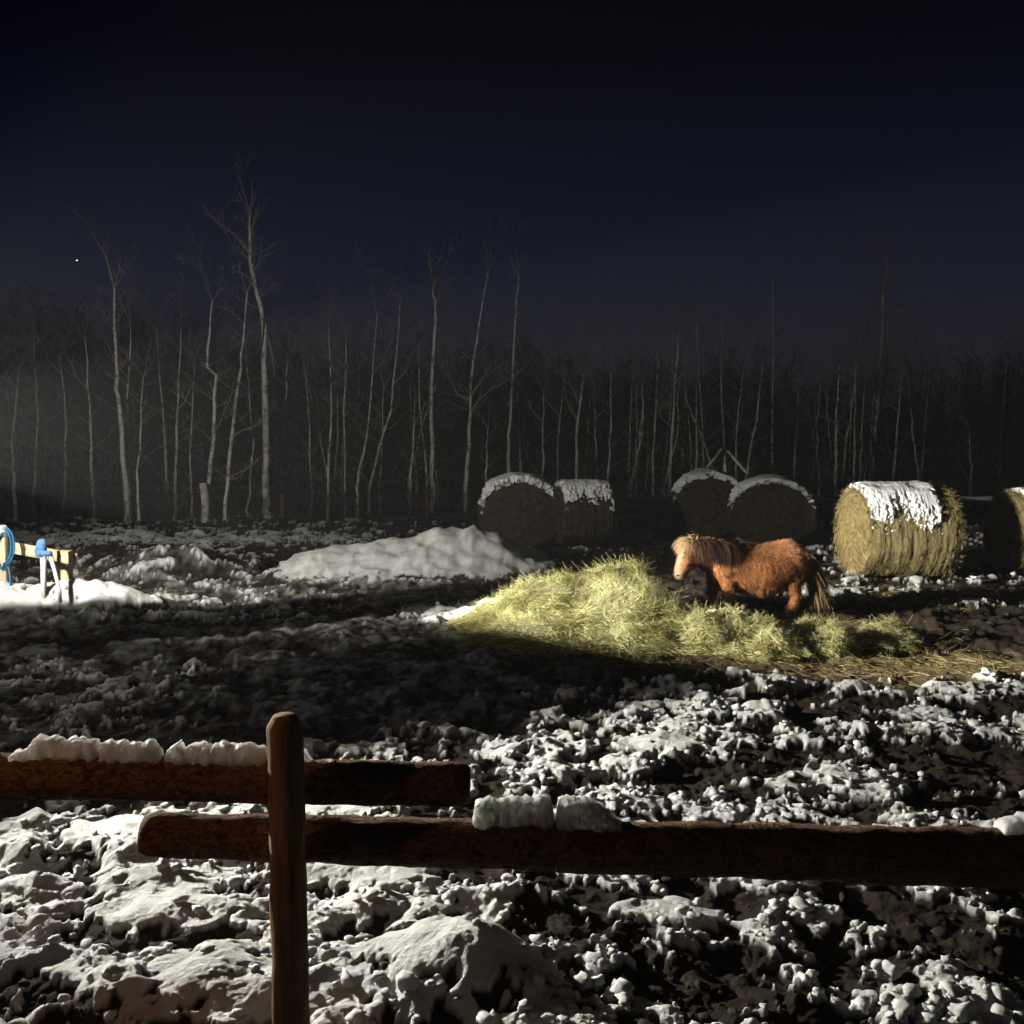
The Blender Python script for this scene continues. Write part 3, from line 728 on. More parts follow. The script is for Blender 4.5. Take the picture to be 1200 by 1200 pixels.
    def coat(p):
        c = np.tile(np.array([[0.42, 0.175, 0.065]]), (len(p), 1))
        nz = noise2(p[:, 0] * 9, p[:, 2] * 9 + p[:, 1] * 3, 200)
        c = c * (1 + 0.35 * nz)[:, None]
        dk = sstep(0.12, 0.5, noise2(p[:, 0] * 5 + 3, p[:, 2] * 5, 201))
        c = c * (1 - 0.35 * dk)[:, None]
        rump = np.exp(-(((p[:, 0] - 0.34) / 0.17) ** 2 + ((p[:, 2] - 0.72) / 0.17) ** 2))
        c = c + (rump * (0.45 + 0.5 * noise2(p[:, 0] * 22, p[:, 2] * 22, 202)))[:, None] * np.array([[0.22, 0.16, 0.12]])
        back = sstep(0.66, 0.80, p[:, 2]) * sstep(-0.6, -0.3, p[:, 0])
        c = c + (back * 0.5 * np.clip(noise2(p[:, 0] * 30, p[:, 1] * 30, 203), 0, 1))[:, None] * np.array([[0.35, 0.30, 0.25]])
        belly = sstep(0.40, 0.25, p[:, 2]) * sstep(-0.35, -0.2, p[:, 0]) * sstep(0.34, 0.24, p[:, 0])
        c = c * (1 - belly[:, None] * 0.5) + belly[:, None] * 0.5 * np.array([[0.42, 0.20, 0.12]])
        q = p - pollv; sl = q @ hdv; fr = q @ front; lat = np.abs(q @ np.cross(hdv, front))
        head = sstep(-0.62, -0.74, p[:, 0]) * (fr > -0.2)
        blaze = head * sstep(0.045, 0.015, lat) * sstep(0.02, 0.06, fr) * sstep(0.03, 0.10, sl) * sstep(0.44, 0.3, sl)
        c = c * (1 - 0.6 * blaze[:, None]) + 0.6 * blaze[:, None] * np.array([[0.62, 0.52, 0.42]])
        face = head * sstep(0.15, 0.30, sl)
        c = c * (1 - 0.6 * face[:, None]) + 0.6 * face[:, None] * np.array([[0.52, 0.31, 0.18]])
        muz = head * sstep(0.33, 0.41, sl)
        c = c * (1 - 0.75 * muz[:, None]) + 0.75 * muz[:, None] * np.array([[0.46, 0.38, 0.28]])
        return np.clip(c, 0.01, 0.8)
    at = me2.attributes.new('coat', 'FLOAT_COLOR', 'POINT')
    at.data.foreach_set('color', np.c_[coat(V), np.ones(nv)].astype(np.float32).ravel())
    link('body', me2, 'coat', t)
    # winter hair over the whole body
    sel = rng.integers(0, nv, 52000)
    p = V[sel] + rng.normal(0, 0.004, (len(sel), 3)); nn = Nn[sel]
    flow = np.tile(np.array([[0.55, 0, -0.85]]), (len(sel), 1))
    hm = p[:, 0] < -0.72
    flow[hm] = hdv
    flow = flow - nn * (flow * nn).sum(1, keepdims=True)
    q = p - pollv; sl = q @ hdv
    ln = np.where(hm, 0.018, 0.040) * rng.uniform(0.6, 1.35, len(sel))
    ln = np.where((p[:, 2] < 0.36) & (np.abs(p[:, 0]) < 0.35), ln * 1.35, ln)
    ln = np.where(hm & (sl > 0.3), 0.008, ln)
    V1, F1, t1 = strands(p - nn * 0.002, flow + nn * 0.26 + rng.normal(0, 0.13, p.shape), ln, np.full(len(sel), 0.0034), rng.normal(0, 0.3, len(sel)), np.zeros(len(sel)), 2)
    cc = np.repeat(np.clip(coat(p) * rng.uniform(0.65, 1.4, (len(sel), 1)), 0, 0.85), 6, 0)
    tag(link('winter_coat', mesh_np('winter_coat', V1, F1, {'coat': cc}), 'coat', t), kind='stuff')
    def hair(name, pts, dirs, L, curl, c, w=0.006, droop=0.5, nseg=5):
        Vh, Fh, th = strands(pts, dirs, L, np.full(len(pts), w), curl, np.zeros(len(pts)), nseg, droop)
        ch = np.repeat(np.clip(np.array([c]) * rng.uniform(0.5, 1.35, (len(pts), 1)), 0, 0.8), (nseg + 1) * 2, 0)
        return link(name, mesh_np(name, Vh, Fh, {'coat': ch}), 'coat', t)
    # mane along the crest of the neck, hanging on both sides
    N = 4200; f = rng.random(N)
    crest = np.c_[-0.80 + 0.44 * f, -0.035 + 0.035 * f + rng.normal(0, 0.02, N), 0.895 - 0.045 * f + 0.015 * np.sin(f * 3.1) + rng.normal(0, 0.008, N) - 0.02]
    sd = rng.choice([-1, -1, 1], N)
    hair('mane', crest, np.c_[rng.normal(0.1, 0.2, N), sd * rng.uniform(0.5, 1.0, N), rng.uniform(0.0, 0.5, N)], rng.uniform(0.2, 0.40, N), rng.normal(0, 0.25, N), (0.085, 0.045, 0.025), 0.007, 1.9)
    N = 1500
    fl = np.array(poll) + np.c_[rng.normal(-0.005, 0.025, N), rng.normal(0, 0.03, N), rng.normal(0.085, 0.008, N)]
    hair('forelock', fl, np.c_[rng.normal(-0.7, 0.3, N), rng.normal(0, 0.35, N), rng.uniform(0.0, 0.4, N)], rng.uniform(0.12, 0.24, N), rng.normal(0, 0.3, N), (0.58, 0.41, 0.24), 0.006, 1.6)
    N = 2600
    tp = np.c_[rng.normal(0.575, 0.012, N), rng.normal(0, 0.03, N), rng.uniform(0.50, 0.70, N)]
    to = hair('tail', tp, np.c_[rng.uniform(0.25, 0.7, N), rng.normal(0, 0.18, N), rng.uniform(-0.6, -0.2, N)], rng.uniform(0.3, 0.62, N), rng.normal(0, 0.2, N), (0.30, 0.20, 0.10), 0.0065, 1.6)
    # ears, eyes, nostrils, hooves
    lat = Vector(np.cross(hdv, front)).normalized()
    for s in (-1, 1):
        e = MB(); b = poll + lat * (0.05 * s) + Vector((0.02, 0, 0.075))
        tip = b + Vector((0.0, 0, 0.085)) + lat * (0.02 * s)
        e.tube([b - Vector((0, 0, 0.03)), b + Vector((0, 0, 0.01)), (b + tip) / 2, tip], [0.022, 0.026, 0.02, 0.004], 8)
        me3 = e.mesh('ear', True)
        a3 = me3.attributes.new('coat', 'FLOAT_COLOR', 'POINT'); a3.data.foreach_set('color', np.tile([0.24, 0.10, 0.04, 1], len(me3.vertices)).astype(np.float32))
        link('ear', me3, 'coat', t)
        ep = poll + hd * 0.145 + lat * (0.104 * s) + Vector(front) * 0.042
        bm = bmesh.new(); bmesh.ops.create_uvsphere(bm, u_segments=12, v_segments=8, radius=0.017)
        m3 = bpy.data.meshes.new('eye'); bm.to_mesh(m3); bm.free()
        link('eye', m3, 'eye_dark', t, loc=ep)
        npos = poll + hd * 0.415 + lat * (0.044 * s) + Vector(front) * 0.062
        bm = bmesh.new(); bmesh.ops.create_uvsphere(bm, u_segments=10, v_segments=6, radius=0.011)
        m3 = bpy.data.meshes.new('nostril'); bm.to_mesh(m3); bm.free()
        link('nostril', m3, 'eye_dark', t, loc=npos)
    for (hx, hy) in ((-0.435, -0.135), (-0.525, 0.135), (0.35, -0.13), (0.45, 0.13)):
        h = MB(); h.tube([(hx - 0.008, hy, 0.0), (hx - 0.002, hy, 0.05)], [0.062, 0.050], 12); h.build('hoof', 'hoof', t)
    return t
gp = G(890, 717, 0.02)
pony = make_pony((gp.x, gp.y + 0.1, gz(gp.x, gp.y + 0.1) + 0.05), R(6))
pony.scale = (1.06, 1.06, 1.06)

# ------------------------------------------------------------------ near fence: one post, two logs lashed past each other
def log(pts, rad, seed, sides=18, nseg=60, flat=0.0):
    """knobbly log along a line of points"""
    r = random.Random(seed); pts = [Vector(p) for p in pts]
    V = []; n = nseg
    A = np.linspace(0, 2 * np.pi, sides, endpoint=False)
    cum = [0]
    for a, b in zip(pts, pts[1:]): cum.append(cum[-1] + (b - a).length)
    for i in range(n + 1):
        s = cum[-1] * i / n
        k = max(j for j in range(len(pts) - 1) if cum[j] <= s + 1e-9)
        f = (s - cum[k]) / (cum[k + 1] - cum[k]); p = pts[k].lerp(pts[k + 1], min(f, 1)); rr = rad[k] * (1 - f) + rad[k + 1] * f
        t = (pts[k + 1] - pts[k]).normalized(); c = (t.cross(Vector((0, 0, 1))) if abs(t.z) < 0.9 else t.cross(Vector((0, 1, 0)))).normalized(); d = c.cross(t)
        e = min(s, cum[-1] - s); rr *= min(1.0, 0.80 + 0.2 * math.sqrt(min(e / 0.05, 1)))
        nz = noise2(np.full(sides, s * 6.0 + seed), np.cos(A) * 1.3 + np.sin(A) * 0.9, seed) * 0.13 + noise2(np.full(sides, s * 28.0 + seed), np.cos(A) * 4 + np.sin(A) * 3, seed + 1) * 0.07
        for a, q in zip(A, nz):
            V.append(p + c * (math.cos(a) * rr * (1 + q)) + d * (math.sin(a) * rr * (1 + q)))
    F = [(i * sides + k, i * sides + (k + 1) % sides, (i + 1) * sides + (k + 1) % sides, (i + 1) * sides + k) for i in range(n) for k in range(sides)]
    m = MB(); m.add([tuple(v) for v in V], F + [tuple(range(sides))[::-1], tuple(n * sides + k for k in range(sides))])
    return m
fence = empty('pole_fence', (P(335, 900, 3.35).x, 3.35, 0))
fo = fence.location.copy()
tag(fence, 'log fence with one round post and two overlapping rails carrying slabs of snow', 'fence')
top = P(335, 838, 3.35)
m = log([(0, 0, -0.3), (0, 0, 0.6), (0, 0, top.z - 0.03), (0, 0, top.z)], [0.064, 0.062, 0.060, 0.047], 301, 24, 44)
m.build('post', 'post_wood', fence, True)
YR = 3.35 + 0.145
def rail(name, a, b, ra, rb, seed, mid=None):
    pts = [a - fo, b - fo] if mid is None else [a - fo] + [q - fo for q in mid] + [b - fo]
    rad = [ra + (rb - ra) * i / (len(pts) - 1) for i in range(len(pts))]
    return log(pts, rad, seed, 28, 160).build(name, 'peeled_log', fence, True)
top_rail = rail('rail', P(-330, 908, YR), P(551, 920, YR), 0.080, 0.076, 311, [P(150, 911, YR)])
low_rail = rail('rail', P(168, 978, YR + 0.01), P(1560, 1016, YR + 0.0), 0.076, 0.118, 317, [P(700, 992, YR + 0.02), P(1200, 1006, YR)])
def slab(name, parent, outline, Y, depth, seed):
    """a slab of old snow on a rail: outline in picture points at depth Y gives its face, cut through with real thickness"""
    pts = [P(px, py, Y) for px, py in outline]
    n = len(pts); V = []; ring = [0, 0.03, 0.12, 0.35, 0.65, 0.88, 0.97, 1]; D = 7
    for j in range(D + 1):
        f = ring[j]; dd = (f - 0.5) * depth; sh = 1 - 0.07 * (abs(f - 0.5) * 2) ** 6
        c = sum(pts, Vector()) / n
        for k, p in enumerate(pts):
            q = c + (p - c) * sh
            jx = 0.003 * math.sin(k * 2.3 + seed + j * 1.7); jz = 0.0035 * math.cos(k * 1.7 + seed + j * 2.1)
            V.append(tuple(q + Vector((jx, dd, jz)) - fo))
    F = [(j * n + k, j * n + (k + 1) % n, (j + 1) * n + (k + 1) % n, (j + 1) * n + k) for j in range(D) for k in range(n)]
    m = MB(); m.add(V, F + [tuple(range(n))[::-1], tuple(D * n + k for k in range(n))])
    o = m.build(name, 'icy_snow', parent, True)
    md = o.modifiers.new('sub', 'SUBSURF'); md.levels = 1; md.render_levels = 1; md.subdivision_type = 'CATMULL_CLARK'
    return o
def jag(x0, x1, yt, yb, seed, step=7, amp=2.5):
    r = random.Random(seed); n = max(3, int((x1 - x0) / step))
    up = []
    for i in range(n + 1):
        f = i / n; e = min(f, 1 - f) * n
        up.append((x0 + (x1 - x0) * f + r.uniform(-1, 1), yt(f) + r.uniform(-amp, amp) + (5 if e < 0.5 else 0)))
    nb_ = max(2, n // 2)
    return up + [(x1 - 0.5 + (x0 - x1 + 1) * i / nb_, yb - (2 if i in (0, nb_) else 0)) for i in range(nb_ + 1)]
def ridge(name, parent, tops, ybase, Y, depth, seed):
    """old snow lying along a rail: its height follows the listed picture points, broken by cracks"""
    xs = np.arange(tops[0][0], tops[-1][0] + 0.01, 1.2)
    yt = np.interp(xs, [t[0] for t in tops], [t[1] for t in tops])
    nz = noise2(xs / 9.0, xs * 0 + seed, seed) * 2.2 + noise2(xs / 4.5, xs * 0 + seed, seed + 1) * 0.7
    prof = [(-0.96, 0.0), (-1.0, 0.12), (-1.0, 0.26), (-0.99, 0.40), (-0.98, 0.54), (-0.96, 0.68), (-0.93, 0.80), (-0.87, 0.90), (-0.76, 0.97), (-0.55, 1.0), (-0.3, 1.01), (0, 1.02), (0.3, 1.01), (0.55, 1.0), (0.76, 0.97), (0.88, 0.89), (0.95, 0.75), (0.99, 0.5), (1.0, 0.25), (0.96, 0.0)]
    K = len(prof); V = []
    n = len(xs); px2m = Y / 1200
    for i, xx in enumerate(xs):
        yb = ybase(xx); e = min(i, n - 1 - i)
        hgt = max(1.0, (yb - yt[i]) + nz[i] * min(1, (yb - yt[i]) / 14)) * min(1.0, 0.45 + 0.2 * e) * px2m
        bp = P(xx, yb, Y) - fo
        dp = depth * (0.82 + 0.30 * noise2(np.array([xx / 14.0]), np.array([seed + 3.0]), seed + 2)[0]) * min(1.0, 0.5 + 0.2 * e)
        for cx, cz in prof:
            V.append((bp.x, bp.y + cx * dp / 2, bp.z + cz * hgt - 0.012))
    V = np.array(V)
    g = noise2(V[:, 0] * 34 + V[:, 1] * 13, V[:, 2] * 40 + V[:, 1] * 21, seed + 5) * 0.014 + noise2(V[:, 0] * 90, V[:, 2] * 100 + V[:, 1] * 70, seed + 6) * 0.006
    V[:, 1] += g * np.sign(V[:, 1] - (Y - fo.y)); V[:, 2] += g * 0.8
    idx = np.arange(n * K).reshape(n, K)
    F = np.stack([idx[:-1, :-1], idx[1:, :-1], idx[1:, 1:], idx[:-1, 1:]], -1).reshape(-1, 4)
    me = mesh_np(name, V, [F, idx[0][None, :], idx[-1][None, ::-1]], smooth=True)
    return link(name, me, 'icy_snow', parent)
tb = lambda x: 887 + (x - 20) * 0.024
for sd, t in enumerate([
    [(12, 884), (20, 875), (30, 873), (36, 876), (39, 866), (44, 858), (60, 859), (72, 861), (77, 868), (80, 861), (95, 860), (110, 863), (117, 864)],
    [(118, 872), (121, 864), (140, 864), (150, 866), (164, 864), (167, 873), (171, 864), (180, 864), (187, 871), (192, 879)],
    [(194, 880), (199, 873), (210, 865), (216, 874), (219, 880), (222, 868), (233, 866), (246, 869), (249, 876), (252, 866), (266, 866), (282, 868), (292, 867), (300, 870), (314, 872)],
    [(352, 872), (358, 874), (364, 884), (369, 890), (378, 889), (384, 886), (390, 885), (396, 891)],
    [(410, 893), (416, 891), (421, 894)], [(433, 892), (438, 890), (446, 894)], [(492, 896), (499, 894), (506, 897)]]):
    ridge('snow_ridge', top_rail, t, tb, YR, 0.09 if sd < 3 else 0.04, 400 + 11 * sd)
lb = lambda x: 966 + (x - 553) * 0.022
ridge('snow_slab', low_rail, [(553, 950), (557, 936), (562, 932), (600, 930), (640, 930), (650, 931)], lb, YR + 0.02, 0.11, 511)
ridge('snow_slab', low_rail, [(651, 934), (655, 931), (680, 930), (693, 931), (702, 936), (715, 947), (728, 960), (736, 968)], lb, YR + 0.02, 0.11, 523)
ridge('snow_lump', low_rail, [(1168, 968), (1176, 958), (1186, 952), (1200, 950), (1222, 956), (1232, 968)], lambda x: 978, YR + 0.01, 0.10, 531)
ridge('snow_lump', low_rail, [(936, 972), (941, 968), (948, 972)], lambda x: 975, YR + 0.01, 0.03, 537)

# ------------------------------------------------------------------ floodlit rail fence, standpipe and hose at the left
ff = empty('rail_fence', (P(76, 690, 13.1).x, 13.1, 0)); fo2 = ff.location.copy()
tag(ff, 'floodlit timber fence end with two square posts and one plank rail on the snow bank', 'fence')
def timber(name, parent, a, b, w, h, material):
    a, b = Vector(a), Vector(b); t = b - a; L = t.length
    q = t.to_track_quat('X', 'Z').to_matrix()
    m = MB(); m.box((0, -w / 2, -h / 2), (L, w / 2, h / 2), q, a)
    return bevel(m.build(name, material, parent), 0.008)
Yp = 13.1
timber('post', ff, Vector((0, 0, -0.1)), P(76, 645, Yp) - fo2, 0.15, 0.15, 'pale_timber')
lp = P(1, 620, 13.0)
timber('post', ff, Vector((lp.x, lp.y, -0.1)) - fo2, lp - fo2, 0.16, 0.16, 'pale_timber')
timber('rail', ff, P(-70, 627, 13.1) - fo2, P(90, 655, Yp + 0.11) - fo2, 0.05, 0.15, 'pale_timber')
cp = slab('snow_cap', ff, [(-6, 618), (0, 614), (6, 617), (8, 624), (-7, 624)], 13.0, 0.16, 3)
cp.location = Vector(fo) - Vector(fo2)
hy = empty('standpipe', (P(50, 688, 12.75).x, 12.75, 0)); ho = hy.location.copy()
tag(hy, 'white water standpipe with blue wrapped head and slanting outlet beside the floodlit fence', 'water pipe')
m = MB(); m.tube([P(50, 640, 12.75) - ho, P(51, 662, 12.75) - ho, Vector((0, 0, 0))], [0.045, 0.036, 0.036], 12); m.build('pipe', 'white_plastic', hy, True)
m = MB(); m.tube([P(58, 648, 12.72) - ho, P(63, 665, 12.68) - ho, P(70, 692, 12.55) - ho, P(71, 706, 12.5) - ho], [0.026, 0.024, 0.022, 0.022], 10); m.build('outlet_hose', 'white_plastic', hy, True)
m = MB(); m.tube([P(48, 652, 12.75) - ho, P(48, 645, 12.75) - ho, P(48.5, 637, 12.75) - ho, P(49, 632, 12.75) - ho], [0.062, 0.07, 0.062, 0.035], 12, True, 0.1)
m.tube([P(50, 648, 12.68) - ho, P(60, 649, 12.68) - ho], [0.04, 0.03], 8)
m.build('wrapped_head', 'blue_plastic', hy, True)
m = MB()
for k, (dx, dr) in enumerate(((0, 0), (1.5, 2))):
    pts = [P(4 + dx + (9 + dr) * math.sin(a), 640 + (20 + dr) * -math.cos(a) + 6 * (a > 3.1), 12.88 + 0.02 * k) for a in np.linspace(0.2, 6.1, 26)]
    m.tube(pts, 0.013, 7)
m.tube([P(10, 664, 12.88), P(12, 678, 12.86), P(12.5, 694, 12.8)], 0.013, 7)
tag(m.build('garden_hose', 'blue_hose', smooth=True), 'blue hose looped over the timber post by the standpipe', 'hose')

# ------------------------------------------------------------------ far rail with snow, leaning poles, star
fr = empty('low_fence', (0, 26, 0)); tag(fr, 'low dark boundary fence with thin snow line on its rail before the trees', 'fence')
fro = Vector((0, 26, 0))
for i, px in enumerate((330, 500, 700, 812, 950, 1110, 1230)):
    p = P(px, 583, 26)
    m = MB(); m.tube([(p.x, 26.05, -0.3), (p.x, 26.05, p.z + 0.10)], [0.055, 0.05], 8); m.build('post', 'bark', fr, True, loc=-fro)
pts = [P(px, 588 + 0.8 * math.sin(px * 0.02), 25.96) for px in range(560, 1300, 40)]
m = MB(); m.tube(pts, 0.055, 10); rr = m.build('rail', 'bark', fr, True, loc=-fro)
for a, b2 in ((712, 792), (950, 990), (1085, 1190)):
    pts = [P(px, 585.0 + 0.8 * math.sin(px * 0.02), 25.96) for px in np.linspace(a, b2, 12)]
    V = []
    m = MB(); m.tube(pts, [0.012] + [0.062 + 0.012 * math.sin(i * 2.1) for i in range(10)] + [0.012], 8); m.build('snow_line', 'snow', rr, True)
pt = empty('pole_tripod', (P(848, 580, 23.5).x, 23.5, 0)); po = pt.location.copy()
tag(pt, 'three leaning bare poles propped together like a tripod behind the shaded bales', 'poles')
apex = P(848, 527, 23.5)
for a, b2 in ((P(846, 526, 23.5), P(772, 600, 23.3)), (P(852, 528, 23.6), P(930, 602, 23.3)), (P(849, 530, 23.7), P(851, 600, 24.6))):
    b2 = Vector((b2.x, b2.y, -0.1 if b2.z > 0 else b2.z))
    m = MB(); m.tube([a - po, (a + b2) / 2 - po + Vector((0.02, 0, 0.03)), b2 - po], [0.032, 0.038, 0.042], 8, True, 0.05); m.build('pole', 'birch_bark', pt, True)
bm = bmesh.new(); bmesh.ops.create_icosphere(bm, subdivisions=2, radius=0.55); me = bpy.data.meshes.new('star'); bm.to_mesh(me); bm.free()
tag(link('star', me, 'star_light', loc=P(90, 305, 900)), 'single bright star in the night sky above the bare trees', 'star')

# ------------------------------------------------------------------ trees
def grow(mb, p, d, L, r, depth, rg, sides):
    """a branch with its twigs"""
    pts = [Vector(p)]; d = Vector(d).normalized(); n = 4
    for i in range(n):
        d = (d + Vector((rg.gauss(0, 0.16), rg.gauss(0, 0.16), rg.gauss(0.07, 0.12)))).normalized()
        pts.append(pts[-1] + d * (L / n))
    rad = [r * (1 - 0.8 * i / n) for i in range(n + 1)]
    mb.tube(pts, rad, sides, False)
    if depth > 0:
        for i in range(rg.randint(3, 5)):
            k = rg.randint(1, n); q = pts[k]
            dd = (pts[k] - pts[k - 1]).normalized()
            side = Vector((rg.gauss(0, 1), rg.gauss(0, 1), rg.gauss(0.2, 0.7))).normalized()
            grow(mb, q, dd * 0.8 + side * 0.8, L * rg.uniform(0.35, 0.6), max(rad[k] * 0.6, 0.004), depth - 1, rg, 3)
def build_tree(name, path, r0, r1, seed, label, group, nbr=14, brl=(0.5, 1.4), extra=(), crown=(0.45, 1.0), depth=1, bark='birch_bark'):
    rg = random.Random(seed)
    base = Vector((path[0].x, path[0].y, 0.0))
    t = empty(name, base); tag(t, label, 'tree', group)
    # finer wavering trunk
    pts = []; n = 4 * (len(path) - 1)
    for i in range(len(path) - 1):
        for k in range(4):
            q = path[i].lerp(path[i + 1], k / 4)
            pts.append(q + Vector((rg.gauss(0, 0.016), rg.gauss(0, 0.016), 0)) * (1 if (i or k) else 0))
    pts.append(path[-1])
    rad = [r0 + (r1 - r0) * (i / n) ** 0.9 for i in range(n + 1)]
    m = MB(); m.tube([q - base for q in pts], rad, 7, True, 0.04)
    m.build('trunk', bark, t, True)
    c = MB()
    for i in range(nbr):
        f = rg.uniform(*crown); k = f * n; j = min(int(k), n - 1); q = pts[j].lerp(pts[j + 1], k - j)
        a = rg.uniform(0, 6.28); L = rg.uniform(*brl) * (1.15 - 0.55 * f)
        grow(c, q - base, (math.cos(a), math.sin(a), rg.uniform(0.25, 1.1)), L, max(rad[j] * 0.30, 0.007), depth, rg, 4)
    for i in range(3):
        grow(c, pts[-1] - base - Vector((0, 0, 0.05)), (rg.gauss(0, 0.35), rg.gauss(0, 0.35), 1.0), rg.uniform(0.7, 1.5), max(r1 * 0.8, 0.008), 2, rg, 4)
    for e in extra:
        ep = [Vector(q) - base for q in e]
        rr0 = r0 * 0.42
        c.tube(ep, [rr0 * (1 - 0.7 * i / (len(ep) - 1)) for i in range(len(ep))], 5, False)
        for i in range(5):
            k = rg.randint(1, len(ep) - 1)
            grow(c, ep[k], (ep[k] - ep[k - 1]).normalized() + Vector((rg.gauss(0, 0.5), rg.gauss(0, 0.5), rg.gauss(0.3, 0.4))), rg.uniform(0.3, 0.9), 0.009, 1, rg, 3)
    c.build('crown', 'birch_twig', t, True)
    return t
def tp(pts, Y):
    q = [P(a, b2, Y) for a, b2 in pts]
    f = Vector((q[0].x, Y, -0.35))
    return ([f] + q) if q[0].z > 0.1 else [Vector((q[0].x, Y, -0.35))] + q
GRP = 'bare birches along the edge of the wood'
EX = lambda Y, *ls: [[P(a, b2, Y + 0.15 * i) for i, (a, b2) in enumerate(l)] for l in ls]
named = [
 ('forked birch with a Y shaped crown at the edge of the wood', [(507, 560), (505, 480), (507, 420), (510, 360), (509, 332)], 30, .085, .045, EX(30, [(509, 334), (505, 318), (503, 300)], [(509, 334), (518, 322), (527, 296)]), 10, (.7, 1)),
 ('birch with long crooked side limb reaching right and hooked limb left', [(545, 572), (550, 520), (552, 450), (558, 400), (572, 318)], 29, .085, .02, EX(29, [(551, 484), (560, 470), (575, 456), (606, 440)], [(553, 462), (568, 440), (592, 425)], [(549, 468), (536, 462), (527, 442)]), 12, (.4, 1)),
 ('tall straight birch rising above the wood right of the crooked limbed birch', [(596, 560), (597, 510), (600, 450), (604, 380), (608, 322)], 31, .075, .03, (), 16, (.5, 1)),
 ('tall leaning birch with its top bent over to the left', [(312, 590), (311, 520), (310, 385), (301, 345), (292, 292), (293, 250)], 27, .12, .05, EX(27, [(293, 296), (275, 275), (257, 262)], [(310, 385), (318, 410), (322, 440)], [(293, 290), (297, 262), (303, 240)]), 18, (.55, 1)),
 ('slender birch sweeping up to the right from the snow edge', [(263, 612), (270, 520), (278, 460), (285, 400), (290, 340)], 25, .065, .025, EX(25, [(268, 515), (282, 505), (302, 498)], [(266, 560), (285, 552), (308, 533)]), 14, (.3, 1)),
 ('birch with a kinked trunk next to the slender sweeping birch', [(240, 610), (250, 520), (253, 440), (242, 428), (249, 352)], 25.5, .075, .03, (), 14, (.4, 1)),
 ('birch with one long branch rising left above its broken trunk', [(148, 592), (140, 480), (136, 430), (134, 335)], 26, .09, .045, EX(26, [(134, 338), (124, 300), (112, 280), (98, 256)]), 10, (.6, 1)),
 ('birch with low forked crown behind the small sideways bale', [(675, 562), (676, 500), (682, 455), (684, 438)], 31, .065, .025, EX(31, [(676, 492), (664, 470), (661, 446)], [(678, 470), (668, 450), (652, 436)]), 12, (.4, 1)),
 ('birch with several short upturned branches left of the leaning poles', [(785, 564), (788, 500), (792, 440), (795, 392)], 31, .07, .022, EX(31, [(787, 500), (775, 490), (770, 470)], [(792, 440), (782, 428), (774, 410)], [(791, 446), (806, 434), (812, 428)]), 12, (.4, 1)),
 ('straight isolated birch above the snow streaked bale', [(979, 568), (980, 520), (982, 470), (984, 425)], 32, .075, .03, EX(32, [(980, 496), (965, 488), (945, 492)]), 9, (.5, 1)),
 ('tall birch with dense twiggy crown above the snow streaked bale', [(1020, 566), (1026, 500), (1031, 440), (1035, 350), (1040, 300)], 34, .10, .03, (), 95, (.45, 1)),
]
for i, (lab, pts, Y, r0, r1, ex, nb, cr) in enumerate(named):
    r1 = r1 * 0.6
    dens = 'dense twiggy' in lab
    build_tree('birch_tree', tp(pts, Y), r0, r1, 400 + i, lab, None, nb, (0.9, 2.8) if dens else (0.4, 1.3), ex, cr, 2)
others = [((17, 575), (14, 520), (22, 430), 25), ((152, 560), (150, 470), (153, 380), 27), ((205, 602), (207, 500), (212, 380), 28), ((161, 565), (165, 512), (168, 440), 25), ((348, 560), (348, 475), (349, 398), 31), ((384, 585), (388, 475), (385, 380), 28),
 ((404, 575), (403, 480), (405, 395), 29), ((418, 572), (432, 490), (442, 368), 28), ((432, 574), (458, 480), (469, 355), 29), ((445, 572), (448, 520), (450, 450), 30), ((636, 562), (636, 510), (637, 460), 32), ((713, 562), (715, 500), (717, 425), 31), ((765, 562), (767, 500), (771, 425), 32),
 ((826, 560), (822, 490), (815, 368), 33), ((849, 560), (845, 440), (847, 360), 33), ((862, 556), (864, 490), (872, 430), 32), ((905, 560), (905, 470), (906, 330), 36), ((1008, 562), (1010, 510), (1014, 440), 33), ((1046, 562), (1052, 500), (1056, 440), 32),
 ((1138, 560), (1137, 530), (1136, 500), 32), ((570, 562), (571, 530), (572, 500), 30), ((480, 568), (484, 520), (486, 470), 30), ((653, 560), (655, 500), (660, 450), 33), ((699, 560), (698, 510), (696, 455), 34), ((736, 560), (738, 510), (742, 440), 34), ((810, 560), (808, 500), (800, 430), 34), ((930, 560), (934, 500), (936, 440), 35), ((960, 560), (957, 500), (962, 450), 35),
 ((1080, 560), (1084, 500), (1090, 430), 36), ((1115, 560), (1112, 500), (1108, 440), 37), ((1170, 560), (1174, 500), (1180, 420), 36), ((330, 585), (332, 500), (338, 420), 29), ((365, 580), (362, 500), (358, 440), 30), ((290, 598), (296, 520), (288, 420), 27), ((225, 600), (222, 520), (228, 430), 28), ((110, 590), (106, 500), (100, 400), 27), ((75, 585), (78, 500), (70, 420), 28), ((40, 585), (44, 490), (40, 400), 28)]
def FK(i, a, b2, c, Y):
    """some of the thin birches fork or carry one strong limb"""
    r = random.Random(40 + i)
    if r.random() < 0.35: return ()
    f = r.uniform(0.15, 0.8); q = (b2[0] + (c[0] - b2[0]) * f, b2[1] + (c[1] - b2[1]) * f); sd = r.choice([-1, 1]); h = r.uniform(20, 55)
    return EX(Y, [q, (q[0] + sd * h * 0.3, q[1] - h * 0.3), (q[0] + sd * h * 0.42, q[1] - h * 0.65), (q[0] + sd * h * 0.62, q[1] - h)])
